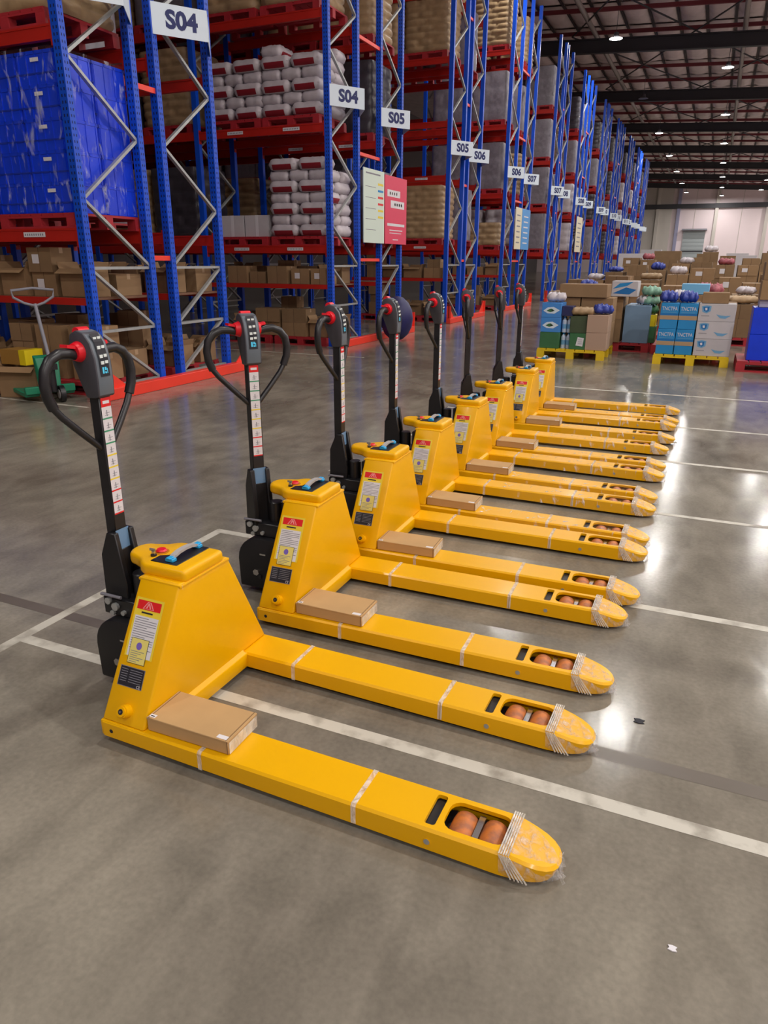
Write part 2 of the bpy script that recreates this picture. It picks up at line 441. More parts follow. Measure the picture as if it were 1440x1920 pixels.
# ------------------------------------------------------------------ lamps
lb = MB()
lb.cyl((0, 0, 0.06), (0, 0, 0.22), 0.13, LAMPH, 16, 0.09); lb.cyl((0, 0, 0.22), (0, 0, 1.0), 0.012, LAMPH, 6)
lamp_h = lb.mesh('housing')
lb = MB(); lb.cyl((0, 0, 0.0), (0, 0, 0.07), 0.27, LAMPH, 20, 0.14, caps=False); lamp_r = lb.mesh('reflector')
lb = MB(); lb.cyl((0, 0, 0.004), (0, 0, 0.012), 0.25, LAMPE, 20); lamp_l = lb.mesh('lens')
ROWS = {-5.05: 'row over the rack ends', -0.85: 'row over the central aisle', 3.6: 'row beyond the central aisle', 8.4: 'outer row beside the side wall', 12.8: 'added unseen row at the side wall'}  # outermost row is added out of view to light the jack bodies
ordn = ['first', 'second', 'third', 'fourth', 'fifth', 'sixth', 'seventh', 'eighth', 'ninth', 'tenth', 'eleventh', 'twelfth', 'thirteenth', 'fourteenth', 'fifteenth', 'sixteenth']
for ri, (lx, desc) in enumerate(ROWS.items()):
    ys = [34.5 - 12.2 * 3 + 12.2 * k for k in range(10)] if ri % 2 == 0 else [41.2 - 12.2 * 4 + 12.2 * k for k in range(11)]
    if ri == 2: ys = [95 - 12.2 * 8 + 12.2 * k for k in range(10)]
    n = 0
    for y in ys:
        if y > WY - 3 or (ri == 0 and 5 < y < 15): continue
        lit = not (ri == 0 and abs(y - 46.7) < 1)
        if y > 20 and lx < 5:
            t = empty('high_bay_lamp', (lx, y, 10.0), 'round high-bay ceiling lamp in the %s, %s one out' % (desc, ordn[n]), 'ceiling lamp', 'high-bay lamps')
            n += 1
            ob('housing', lamp_h, t); ob('reflector', lamp_r, t)
            if lit: ob('lens', lamp_l, t)
            else: ob('lens', MB().cyl((0, 0, 0.004), (0, 0, 0.012), 0.25, LAMPH, 20).mesh('lens_off'), t)
        if lit:
            ld = bpy.data.lights.new('lamp_light', 'AREA'); ld.shape = 'DISK'; ld.size = 0.48; ld.energy = LAMP_W * (1.8 if y > 92 else 1.25 if y > 28 else 1.0) * ((1.1 if lx < 5 else 2.7) if (lx > 3 and y < 24) else 1.0); ld.color = (1.0, 0.965, 0.91)  # unseen side rows get extra power to brighten the jack bodies
            lo = bpy.data.objects.new('lamp_light', ld); COL.objects.link(lo); lo.location = (lx, y, 9.98)

# ------------------------------------------------------------------ pallet jacks
W, FW, ZT = 0.693, 0.155, 0.082
def fork_mesh():
    bm = bmesh.new()
    def outline(ins):
        p = [(0.012, ins), (1.31, ins), (1.335, ins + 0.002)]
        cx, half = 1.335, FW / 2 - ins - 0.004
        for k in range(1, 12):   # blunt rounded tip
            t = -pi / 2 + pi * k / 12
            p.append((cx + (0.120 - ins) * (abs(math.cos(t)) ** 0.75), FW / 2 + half * (math.copysign(abs(math.sin(t)) ** 0.85, math.sin(t)))))
        p += [(1.335, FW - ins - 0.002), (1.31, FW - ins), (0.012, FW - ins)]
        return p
    def rrect(x0, x1, y0, y1, r, n=4):
        p = []
        for cx, cy, a0 in ((x1 - r, y0 + r, -90), (x1 - r, y1 - r, 0), (x0 + r, y1 - r, 90), (x0 + r, y0 + r, 180)):
            for k in range(n + 1):
                a = math.radians(a0 + 90 * k / n); p.append((cx + r * math.cos(a), cy + r * math.sin(a)))
        return p
    def ring(pts, z):
        vs_ = [bm.verts.new((x, y, z)) for x, y in pts]
        es = [bm.edges.new((vs_[i], vs_[(i + 1) % len(vs_)])) for i in range(len(vs_))]
        return vs_, es
    def zb(x): return 0.030 if x < 0.95 else (0.014 if x < 1.40 else 0.022)
    tv, te = ring(outline(0.007), ZT)
    holes = [ring(rrect(1.150, 1.322, 0.024, 0.131, 0.032), ZT), ring(rrect(1.104, 1.134, 0.020, 0.135, 0.008), ZT)]
    es = te + [e for h in holes for e in h[1]]
    bmesh.ops.triangle_fill(bm, edges=es, use_beauty=True)
    ov = [bm.verts.new((x, y, ZT - 0.007)) for x, y in outline(0)]
    pts = outline(0)
    bv = [bm.verts.new((x if x < 1.35 else x - 0.012, y, 0.014 if x > 1.0 else 0.026)) for x, y in pts]
    n = len(ov)
    for i in range(n - 1):
        j = i + 1
        bm.faces.new((tv[i], ov[i], ov[j], tv[j])); bm.faces.new((ov[i], bv[i], bv[j], ov[j]))
    bm.faces.new((tv[n - 1], ov[n - 1], ov[0], tv[0])); bm.faces.new((ov[n - 1], bv[n - 1], bv[0], ov[0]))
    for hv, _ in holes:
        lo = [bm.verts.new((v.co.x, v.co.y, ZT - 0.012)) for v in hv]
        for i in range(len(hv)): bm.faces.new((hv[i], hv[(i + 1) % len(hv)], lo[(i + 1) % len(hv)], lo[i]))
    for v in bm.verts:
        if v.co.x > 1.33 and v.co.z > 0.05: v.co.z -= (v.co.x - 1.33) * 0.24
    bmesh.ops.recalc_face_normals(bm, faces=bm.faces)
    me = bpy.data.meshes.new('fork'); bm.to_mesh(me); bm.free(); me.materials.append(YEL)
    for p in me.polygons: p.use_smooth = True
    me.set_sharp_from_angle(angle=0.45)
    return me

def build_jack():
    T = empty('pallet_jack', (0, 0, 0), '', 'pallet jack', 'row of yellow electric pallet jacks')
    # ---- chassis / body
    b = MB(); b.box(0.0, 0.192, 0.0015, W - 0.0015, 0.024, ZT - 0.001, YEL)
    base = b.obj('base_frame', T, 0.006, 2)
    b = MB(); b.cyl((0.045, 0.0012, 0.05), (0.045, -0.0006, 0.05), 0.007, INK, 12); b.obj('bolt_hole', base)
    # sloped gusset in front of the body foot
    b = MB(); b.add([(0.170, 0.157, 0.080), (0.170, W - 0.157, 0.080), (0.189, W - 0.157, 0.080), (0.189, 0.157, 0.080), (0.172, 0.157, 0.096), (0.172, W - 0.157, 0.096)],
                    [(0, 1, 5, 4), (4, 5, 2, 3), (0, 4, 3), (1, 2, 5)], YEL); b.obj('gusset', T)
    b = MB()
    v = [(0.005, 0.006, ZT), (0.176, 0.006, ZT), (0.176, W - 0.006, ZT), (0.005, W - 0.006, ZT),
         (0.026, 0.221, 0.497), (0.187, 0.221, 0.497), (0.187, W - 0.221, 0.497), (0.026, W - 0.221, 0.497)]
    b.add(v, [(0, 3, 2, 1), (4, 5, 6, 7), (0, 1, 5, 4), (1, 2, 6, 5), (2, 3, 7, 6), (3, 0, 4, 7)], YEL)
    body = b.obj('body', T, 0.008, 3)
    # lip under the cover
    b = MB(); b.box(0.020, 0.191, 0.217, W - 0.217, 0.484, 0.494, YEL); b.obj('body_lip', body, 0.003, 2)
    # knob boss
    b = MB(); kb = frameM((0.095, 0.026, 0.123), (1, 0, 0), (0, 0.215, 0.413))
    def disc(r, z0, z1, mt, n=18, r1=None):
        r1 = r1 or r
        vv = [(r * math.cos(2 * pi * i / n), r * math.sin(2 * pi * i / n), z0) for i in range(n)] + [(r1 * math.cos(2 * pi * i / n), r1 * math.sin(2 * pi * i / n), z1) for i in range(n)]
        b.add(vv, [(i, (i + 1) % n, n + (i + 1) % n, n + i) for i in range(n)], mt, True, kb); b.add(vv[n:], [tuple(range(n))], mt, False, kb)
    disc(0.023, -0.01, 0.022, YEL, r1=0.020); disc(0.016, 0.022, 0.028, YEL); b.obj('boss', T)
    b = MB(); disc(0.009, 0.020, 0.0288, INK); disc(0.004, 0.0285, 0.031, SILV, 8); b.obj('boss_bolt', T)
    # ---- cover (cap) with rounded tab towards the handle
    poly = [(0.189, 0.242), (0.189, W - 0.242)]
    poly += [(0.02, W - 0.240), (0.0, W - 0.252), (-0.02, W - 0.274)]
    for k in range(0, 9):
        t = pi / 2 + pi * k / 8
        poly.append((-0.062 + 0.046 * math.cos(t), W / 2 + 0.056 * math.sin(t)))
    poly += [(-0.02, 0.274), (0.0, 0.252), (0.02, 0.240)]
    b = MB(); b.prism(poly, 0.488, 0.533, YEL)
    cap = b.obj('cover', T, 0.015, 4)
    b = MB(); b.cyl((0.010, W / 2 - 0.002, 0.5332), (0.010, W / 2 - 0.002, 0.5345), 0.027, mat('recess_amber', srgb(196, 120, 10), 0.5), 24); b.obj('stop_recess', cap)
    b = MB(); b.cyl((0.010, W / 2, 0.5345), (0.010, W / 2, 0.537), 0.012, REDP, 16); b.cyl((0.010, W / 2, 0.537), (0.010, W / 2, 0.543), 0.019, REDP, 20, 0.015); b.obj('stop_button', cap)
    b = MB(); b.cyl((0.012, 0.305, 0.533), (0.012, 0.305, 0.539), 0.010, BLK, 14); b.box(0.006, 0.018, 0.303, 0.307, 0.539, 0.553, SILV); b.box(-0.002, 0.020, 0.303, 0.307, 0.551, 0.559, SILV); b.obj('ignition_key', cap)
    b = MB(); b.prism([(0.030, 0.268), (0.137, 0.270), (0.137, 0.440), (0.060, 0.440), (0.056, 0.33), (0.030, 0.315)], 0.531, 0.5355, BLK); pn = b.obj('battery_panel', cap, 0.0015, 1)
    b = MB(); rr = random.Random(5)
    for (xa, ya, xb, yb) in ((0.024, 0.2235, 0.191, 0.2235), (0.1925, 0.222, 0.1925, W - 0.222)):
        for k in range(14):
            u0, u1 = k / 14, (k + 0.9) / 14; q = lambda u: (xa + (xb - xa) * u, ya + (yb - ya) * u)
            (x0, y0), (x1, y1) = q(u0), q(u1); o1, o2 = rr.uniform(-.002, .002), rr.uniform(-.002, .002)
            oy = -0.0022 if ya == yb else 0; ox = 0.0022 if xa == xb else 0
            b.add([(x0 + ox, y0 + oy, 0.478), (x1 + ox, y1 + oy, 0.478), (x1 + ox + o1, y1 + oy + o1, 0.503), (x0 + ox + o2, y0 + oy + o2, 0.503)], [(0, 1, 2, 3)], FILMS)
    b.obj('wrap_film', body)
    b = MB()
    pts = [(0.098, 0.290, 0.541), (0.098, 0.303, 0.549), (0.098, 0.328, 0.555), (0.098, 0.357, 0.557), (0.098, 0.386, 0.555), (0.098, 0.411, 0.549), (0.098, 0.424, 0.541)]
    for i in range(6):
        b.bar(pts[i], Vector(pts[i + 1]) + (Vector(pts[i + 1]) - Vector(pts[i])) * 0.05, 0.020, 0.009, GRAX)
    b.obj('battery_handle', cap)
    for yy in (0.290, 0.424):
        b = MB(); b.box(0.082, 0.114, yy - 0.011, yy + 0.011, 0.5355, 0.547, BLUP); b.box(0.088, 0.108, yy - 0.015, yy + 0.015, 0.547, 0.551, BLUP); b.obj('handle_clip', cap, 0.002, 1)
    # ---- stickers on the sloped face
    def st(x, t, h): # point on the near slope, raised by h
        nrm = Vector((0, -0.413, 0.215)).normalized()
        sh = 0.0
        return Vector((x + sh, 0.006 + 0.215 * t, ZT + 0.415 * t)) + nrm * h
    def patch(bb, x0, x1, t0, t1, h, mt, skew=0.0):
        bb.add([tuple(st(x0, t0, h)), tuple(st(x1, t0 + skew, h)), tuple(st(x1, t1 + skew, h)), tuple(st(x0, t1, h))], [(0, 1, 2, 3)], mt)
    b = MB()
    patch(b, 0.035, 0.146, 0.455, 0.862, 0.0010, LABY); patch(b, 0.043, 0.138, 0.460, 0.738, 0.0014, WHITE); patch(b, 0.043, 0.137, 0.782, 0.845, 0.0014, LABR)
    for k in range(14): patch(b, 0.047, 0.134 if k % 4 else 0.10, 0.722 - k * 0.016, 0.7265 - k * 0.016, 0.0017, INKG)
    patch(b, 0.065, 0.110, 0.757, 0.768, 0.0017, INK)
    def tri(p, h, mt): b.add([tuple(st(x, t, h)) for x, t in p], [tuple(range(len(p)))], mt)
    PK = mat('pale_red', srgb(240, 150, 150), 0.5)
    tri([(0.066, 0.788), (0.112, 0.788), (0.096, 0.838), (0.082, 0.838)], 0.0018, PK); tri([(0.071, 0.791), (0.107, 0.791), (0.093, 0.833), (0.085, 0.833)], 0.0021, LABR)
    tri([(0.079, 0.794), (0.085, 0.794), (0.089, 0.818), (0.094, 0.794), (0.100, 0.794), (0.092, 0.829), (0.086, 0.829)], 0.0024, PK)
    b.obj('warning_sticker', body)['label'] = 'white and yellow warning sticker with red header and triangle'
    b = MB(); patch(b, 0.052, 0.122, 0.413, 0.586, 0.0024, INK); patch(b, 0.0535, 0.1205, 0.416, 0.583, 0.0027, LABYP)
    ctr = [(0.087 + 0.011 * math.cos(a), 0.535 + 0.026 * math.sin(a)) for a in [k * pi / 8 for k in range(16)]]
    b.add([tuple(st(x, t, 0.003)) for x, t in ctr], [tuple(range(16))], LABP)
    for k in range(6): patch(b, 0.058, 0.112 - (k % 3) * 0.012, 0.495 - k * 0.014, 0.499 - k * 0.014, 0.003, INKG)
    b.obj('inspection_sticker', body)['label'] = 'small pale yellow sticker with a round blue mark'
    b = MB(); patch(b, 0.033, 0.132, 0.252, 0.388, 0.0012, INKG); patch(b, 0.035, 0.130, 0.256, 0.384, 0.0016, INK)
    for k in range(6):
        patch(b, 0.040, 0.066, 0.366 - k * 0.016, 0.370 - k * 0.016, 0.002, INKG); patch(b, 0.074, 0.124, 0.366 - k * 0.016, 0.370 - k * 0.016, 0.002, INKG)
    pl = b.obj('rating_plate', body)
    text('lettering', 'CE', 0.013, frameM(st(0.118, 0.267, 0.002), (1, 0, 0), (0, 0.215, 0.413)), WHITE, pl)
    # ---- forks
    fm = fork_mesh()
    ib = MB(); ib.box(1.142, 1.33, 0.012, 0.143, 0.030, 0.036, BLK); ib.box(1.10, 1.14, 0.014, 0.141, 0.060, 0.066, BLK); ib.box(0.19, 1.30, 0.010, 0.145, 0.020, 0.028, BLK); inner = ib.mesh('fork_liner')
    rb = MB()
    def roller(cx):
        prof = [(0.026, 0.0), (0.034, 0.006), (0.036, 0.02), (0.0365, 0.045), (0.036, 0.07), (0.034, 0.084), (0.026, 0.09)]
        n = 20; v = []
        for r, yy in prof:
            for k in range(n): v.append((cx + r * math.cos(2 * pi * k / n), 0.0325 + yy, 0.038 + r * math.sin(2 * pi * k / n)))
        fs = [(i * n + k, i * n + (k + 1) % n, (i + 1) * n + (k + 1) % n, (i + 1) * n + k) for i in range(6) for k in range(n)]
        rb = MB(); rb.add(v, fs, ROLL, True); rb.add(v[:n], [tuple(range(n))], ROLL); rb.add(v[-n:], [tuple(range(n))[::-1]], ROLL)
        rb.cyl((cx, 0.031, 0.038), (cx, 0.124, 0.038), 0.008, SILV, 10); return rb.mesh('roller')
    r1, r2 = roller(1.195), roller(1.277)
    ab = MB(); ab.box(1.228, 1.244, 0.028, 0.127, 0.044, 0.062, SILV); axle = ab.mesh('roller_bracket')
    db = MB(); db.cyl((1.121, 0.002, 0.042), (1.121, -0.0012, 0.042), 0.011, YEL, 16); db.cyl((1.121, 0.001, 0.042), (1.121, -0.002, 0.042), 0.0085, GALV, 16); dot = db.mesh('axle_plug')
    # film around tip
    def film():
        bm = MB(); rr = random.Random(3); rings = []
        xs = [1.315, 1.34, 1.37, 1.40, 1.43, 1.452, 1.462]
        n = 16
        for xi, x in enumerate(xs):
            t = max(0, min(1, (x - 1.31) / 0.15)); half = 0.079 * (1 - t ** 2.6) ** 0.6 + 0.004
            dz_ = max(0, x - 1.33) * 0.12; zc, zh = 0.047 - dz_ - 0.001 * xi, 0.040 - dz_
            rg = []
            for k in range(n):
                a = 2 * pi * k / n; cs, sn = math.cos(a), math.sin(a)
                rg.append((x + rr.uniform(-0.004, 0.004), FW / 2 + half * math.copysign(abs(cs) ** 0.6, cs) + rr.uniform(-0.0015, 0.0015), zc + zh * math.copysign(abs(sn) ** 0.45, sn) + rr.uniform(-0.001, 0.001)))
            rings.append(rg)
        v = [p for rg in rings for p in rg]
        fs = [(i * n + k, i * n + (k + 1) % n, (i + 1) * n + (k + 1) % n, (i + 1) * n + k) for i in range(len(xs) - 1) for k in range(n)]
        bm.add(v, fs, FILM, True)
        # gathered fold band and loose crumple under the nose
        for k in range(5):
            x = 1.312 + k * 0.006
            bm.bar((x, -0.002, ZT + 0.003), (x + 0.003, FW + 0.002, ZT + 0.003), 0.004, 0.0015, TAPEC)
            bm.bar((x, -0.003, ZT), (x + 0.035 + k * 0.004, -0.003, 0.016), 0.0015, 0.004, TAPEC)
        for k in range(26):
            a = rr.uniform(-1.1, 1.3); r0 = 0.135
            p = Vector((1.31 + r0 * math.cos(a), FW / 2 + 0.075 * math.sin(a), 0.016))
            q = p + Vector((rr.uniform(0.0, 0.03), rr.uniform(-0.03, 0.03), rr.uniform(-0.014, 0.012)))
            w = Vector((rr.uniform(-0.01, 0.01), rr.uniform(0.004, 0.014), rr.uniform(-0.004, 0.008)))
            bm.add([tuple(p), tuple(q), tuple(q + w), tuple(p + w * 0.6)], [(0, 1, 2, 3)], FILM)
        return bm.mesh('wrap_film')
    fl = film()
    def tape(x, w=0.015):
        bm = MB(); e = 0.0012; pts = [(-e, 0.02), (-e, ZT - 0.006), (0.005, ZT + e), (FW - 0.005, ZT + e), (FW + e, ZT - 0.006), (FW + e, 0.02)]
        v = [(x, p, z) for p, z in pts] + [(x + w, p, z) for p, z in pts]
        bm.add(v, [(i, i + 1, 7 + i, 6 + i) for i in range(5)], TAPEC); return bm.mesh('tape_band')
    tps = {0: [tape(0.385), tape(0.90)], 1: [tape(0.384), tape(0.952)]}
    for i, y in enumerate((0, W - FW)):
        f = ob('fork', fm, T, (0, y, 0))
        ob('fork_liner', inner, f); ob('roller', r1, f); ob('roller', r2, f); ob('roller_bracket', axle, f); ob('axle_plug', dot, f); ob('wrap_film', fl, f)
        for m_ in tps[i]: ob('tape_band', m_, f)
    # ---- drive unit
    prof = [(-0.035, 0.035), (-0.245, 0.035), (-0.250, 0.17)] + [(-0.250 + 0.105 * (1 - math.cos(t)), 0.17 + 0.11 * math.sin(t)) for t in [pi / 2 * k / 6 for k in range(1, 7)]] + [(-0.035, 0.28)]
    b = MB(); n = len(prof)
    v = [(x, 0.250, z) for x, z in prof] + [(x, 0.443, z) for x, z in prof]
    b.add(v, [tuple(range(n)), tuple(range(2 * n - 1, n - 1, -1))] + [((i + 1) % n, i, n + i, n + (i + 1) % n) for i in range(n)], BLK)
    dr = b.obj('drive_housing', T, 0.008, 2)
    b = MB(); b.cyl((-0.155, 0.2505, 0.115), (-0.155, 0.244, 0.115), 0.016, SILV, 6); b.cyl((-0.135, 0.2505, 0.095), (-0.135, 0.243, 0.095), 0.010, BLKM, 8)
    b.box(-0.13, -0.10, 0.246, 0.251, 0.205, 0.212, SILV); b.obj('housing_bolt', dr)
    b = MB(); b.cyl((-0.12, 0.305, 0.105), (-0.12, 0.388, 0.105), 0.105, BLKM, 28); b.obj('drive_wheel', T)
    # bracket / hydraulic unit between housing and mast
    b = MB(); b.box(-0.225, -0.01, 0.285, 0.408, 0.28, 0.345, BLKM); b.box(-0.02, 0.03, 0.27, 0.423, 0.15, 0.46, BLKM); b.cyl((-0.09, 0.345, 0.28), (-0.09, 0.345, 0.44), 0.032, BLKM, 14)
    pm = b.obj('pump_unit', T, 0.004, 1)
    b = MB()
    for x, z, r in ((-0.195, 0.335, 0.013), (-0.165, 0.318, 0.015), (-0.18, 0.292, 0.010), (-0.13, 0.300, 0.009)): b.cyl((x, 0.288, z), (x, 0.274, z), r, GALV, 8)
    b.cyl((-0.22, 0.276, 0.36), (-0.13, 0.276, 0.36), 0.006, INKG, 6); b.obj('pump_fitting', pm)
    # ---- steering mast: origin on the mast axis
    ax, ay = -0.182, W / 2
    b = MB(); b.box(-0.021, 0.021, -0.026, 0.026, 0.50, 1.10, BLKM)
    mast = b.obj('mast', T, 0.003, 1, loc=(ax, ay, 0))
    b = MB()
    v = [(-0.045, 0.30), (0.055, 0.30), (0.062, 0.40), (0.034, 0.585), (-0.004, 0.585), (-0.040, 0.50)]
    for s in (-1, 1):
        y0, y1 = (-0.046, -0.026) if s < 0 else (0.026, 0.046)
        n = len(v); vv = [(x, y0, z) for x, z in v] + [(x, y1, z) for x, z in v]
        b.add(vv, [tuple(range(n)), tuple(range(2 * n - 1, n - 1, -1))] + [((i + 1) % n, i, n + i, n + (i + 1) % n) for i in range(n)], BLK)
    b.box(-0.04, 0.03, -0.03, 0.03, 0.29, 0.52, BLK)
    b.add([(0.030, -0.030, 0.48), (0.030, 0.030, 0.48), (0.024, 0.030, 0.59), (0.024, -0.030, 0.59)], [(0, 1, 2, 3)], BLUG)  # bright bluish reflection painted on as a flat panel
    b.obj('mast_sleeve', mast, 0.003, 1)
    # label strip facing the forks
    b = MB(); X = 0.0222; y0, y1 = -0.021, 0.021; zt, zb_ = 1.045, 0.645
    def q(ya, yb, za, zc, mt, e=0.0): b.add([(X + e, ya, za), (X + e, yb, za), (X + e, yb, zc), (X + e, ya, zc)], [(0, 1, 2, 3)], mt)
    q(y0, y1, zb_, zt, WHITE); q(y0, y1, zt - 0.030, zt, LABR, 0.0004); q(-0.014, 0.014, zt - 0.020, zt - 0.010, WHITE, 0.0008)
    cols = [LABG, LABG, LABG, LABY, LABY, LABY, LABR, LABR, LABR]
    ch = (zt - 0.03 - zb_) / 9
    for k in range(9):
        zc = zt - 0.030 - (k + 1) * ch
        q(y0, y1, zc, zc + 0.005, cols[k], 0.0004)
        q(-0.010, 0.008, zc + 0.012, zc + 0.0135, INKG, 0.0004); q(-0.008, 0.012, zc + 0.020, zc + 0.0215, INKG, 0.0004); q(-0.002, 0.001, zc + 0.010, zc + 0.030, INKG, 0.0006)
    b.obj('instruction_strip', mast)['label'] = 'white instruction strip with red header and coloured dividers'
    # control head
    prof = [(0.012, 1.045), (0.033, 1.05), (0.036, 1.10), (0.033, 1.17), (0.020, 1.22), (-0.005, 1.25), (-0.035, 1.258), (-0.062, 1.245), (-0.070, 1.21), (-0.062, 1.15), (-0.035, 1.08), (-0.020, 1.045)]
    b = MB(); n = len(prof)
    v = [(x, -0.036, z) for x, z in prof] + [(x, 0.036, z) for x, z in prof]
    b.add(v, [tuple(range(n)), tuple(range(2 * n - 1, n - 1, -1))], DGRY)
    b.add(v, [((i + 1) % n, i, n + i, n + (i + 1) % n) for i in range(n)], GRYP)
    hd = b.obj('control_head', mast, 0.006, 2)
    b = MB()
    seq = [(0.0365, 1.115), (0.035, 1.17), (0.0225, 1.222), (0.004, 1.2465)]
    for i in range(3):
        (xa, za), (xb, zb2) = seq[i], seq[i + 1]
        b.add([(xa + 0.0016, -0.019, za), (xa + 0.0016, 0.019, za), (xb + 0.0016, 0.019, zb2 + 0.001), (xb + 0.0016, -0.019, zb2 + 0.001)], [(0, 1, 2, 3)], INK)
    b.obj('key_panel', hd)
    b = MB()
    for (ya, yb, za, zc) in ((-0.011, -0.004, 1.124, 1.144), (-0.001, 0.006, 1.124, 1.130), (-0.001, 0.006, 1.134, 1.144), (0.008, 0.011, 1.124, 1.140)):
        b.add([(0.0387, ya, za), (0.0387, yb, za), (0.0380, yb, zc), (0.0380, ya, zc)], [(0, 1, 2, 3)], LCD)
    b.obj('display', hd)
    for z, x in ((1.158, 0.0367), (1.178, 0.0342), (1.205, 0.0280), (1.232, 0.0150)):
        b = MB(); b.box(x, x + 0.003, -0.014, -0.002, z - 0.005, z + 0.005, BTN); b.box(x, x + 0.003, 0.003, 0.015, z - 0.003, z + 0.006, BTN); b.obj('button', hd)
    b = MB(); b.cyl((-0.045, -0.022, 1.250), (-0.045, 0.022, 1.250), 0.016, REDP, 12); b.obj('reverse_button', hd)
    for s in (-1, 1):
        b = MB(); b.cyl((-0.030, s * 0.036, 1.192), (-0.030, s * 0.056, 1.192), 0.033, REDP, 20, 0.026)
        b.prism([(-0.050, 0.0), (-0.010, 0.0), (-0.018, 0.040), (-0.046, 0.044)], -0.004, 0.006, REDP, Matrix.Translation((-0.004, s * 0.044, 1.205)) @ Matrix.Scale(s, 4, (0, 1, 0)) @ Matrix.Rotation(0.18, 4, 'X'))
        b.obj('throttle', hd)
    # grip loop
    LX = -0.030
    half = [(0.050, 1.183), (0.080, 1.190), (0.115, 1.192), (0.150, 1.178), (0.174, 1.148), (0.182, 1.108), (0.178, 1.068), (0.162, 1.030)]
    b = MB()
    for s in (-1, 1):
        b.tube([(LX, s * y, z) for y, z in half], 0.0165, BLKM, 12)
        low = [(0.163, 1.032), (0.140, 1.000), (0.085, 0.942), (0.028, 0.885), (0.016, 0.876)]
        b.tube([(LX + (1.032 - z) * 0.20, s * y, z) for y, z in low], 0.0115, BLKM, 10)
    b.obj('grip_loop', mast)
    return T

JK = [(-1.607, 1.398, -0.009), (-1.587, 2.263, 0.019), (-1.568, 3.039, 0.018), (-1.588, 3.809, 0.006), (-1.601, 4.629, -0.015), (-1.596, 5.393, 0.020), (-1.578, 6.327, 0.032), (-1.582, 7.113, 0.025)]
HY = [0.0, -0.62, 0.03, 0.05, 0.05, 0.36, 0.36, 0.10]
jlab = ['yellow electric pallet jack closest to the camera at the head of the row',
        'yellow electric pallet jack, second in the row, handle turned with full loop showing',
        'yellow electric pallet jack, third in the row, its handle straight',
        'yellow electric pallet jack, fourth in the row of eight',
        'yellow electric pallet jack, fifth in the row of eight',
        'yellow electric pallet jack, sixth in row, dark handle seen edge-on',
        'yellow electric pallet jack, seventh in row, slim dark handle seen edge-on',
        'yellow electric pallet jack, last one at the far end of the row']
def carton_small():
    T = empty('cardboard_box', (0, 0, 0), '', 'box', 'flat cardboard boxes on the forks')
    w, d, h = 0.300, 0.155, 0.046
    b = MB(); b.box(0, w, 0, d, 0, h - 0.001, CARD); b.obj('carton_body', T, 0.002, 1)
    b = MB(); b.box(-0.001, w + 0.001, -0.001, d + 0.001, h - 0.006, h + 0.0015, CARD); lid = b.obj('lid', T, 0.0015, 1)
    b = MB(); b.box(0.006, 0.009, 0.0, d, h + 0.0012, h + 0.002, CARDD); b.box(w - 0.009, w - 0.006, 0, d, h + 0.0012, h + 0.002, CARDD); b.box(w - 0.004, w - 0.0015, -0.002, -0.0005, 0.002, h, CARDD); b.obj('seam', lid)
    b = MB(); b.box(w - 0.044, w - 0.008, 0.004, 0.020, h + 0.0014, h + 0.0022, WHITE); b.obj('label_sticker', lid)
    b = MB(); b.box(0.004, 0.026, 0.006, 0.020, h + 0.0014, h + 0.0022, WHITE); b.box(0.008, 0.022, 0.010, 0.014, h + 0.0021, h + 0.0026, INK); b.obj('label_sticker', lid)
    b = MB(); b.box(w + 0.0009, w + 0.0022, 0.004, d - 0.004, 0.001, h - 0.006, TAPEC); b.obj('tape', T)
    return T
jack0 = build_jack(); box0 = carton_small()
sl = MB(); rr = random.Random(11); xs = [0.5 + 0.055 * k for k in range(15)]; vv = []
for x in xs:
    for (y, z) in ((-0.003, 0.018), (-0.003, 0.076), (0.004, ZT + 0.003), (0.05, ZT + 0.003), (0.10, ZT + 0.003), (FW - 0.004, ZT + 0.003), (FW + 0.003, 0.076), (FW + 0.003, 0.018)):
        vv.append((x + rr.uniform(-.01, .01), y + (rr.uniform(-.002, 0) if y < 0 else rr.uniform(0, .002)), z + rr.uniform(0, .002)))
sl.add(vv, [(i * 8 + k, i * 8 + k + 1, i * 8 + k + 9, i * 8 + k + 8) for i in range(14) for k in range(7)], FILMS, True)
SLV = sl.mesh('film_sleeve')
for i, (x, y, a) in enumerate(JK):
    j = jack0 if i == 0 else copy_tree(jack0)
    bx = box0 if i == 0 else copy_tree(box0)
    j.location = (x, y, 0); j.rotation_euler = (0, 0, a); j['label'] = jlab[i]
    for c in list(j.children):
        if c.name.startswith('mast'): c.rotation_euler = (0, 0, HY[i])
        if i > 2 and c.name.startswith('fork'): ob('film_sleeve', SLV, c)
    p = Matrix.Rotation(a, 3, 'Z') @ Vector((0.182, 0.020, ZT + 0.0005 + 0.0012))
    bx.location = (x + p.x, y + p.y, p.z); bx.rotation_euler = (0, 0, a + (0.02, -0.01, 0.03, 0, 0.02, -0.02, 0.01, 0)[i])
    bx['label'] = 'flat brown cardboard box lying on the near fork of the %s jack' % (['first', 'second', 'third', 'fourth', 'fifth', 'sixth', 'seventh', 'last'][i])

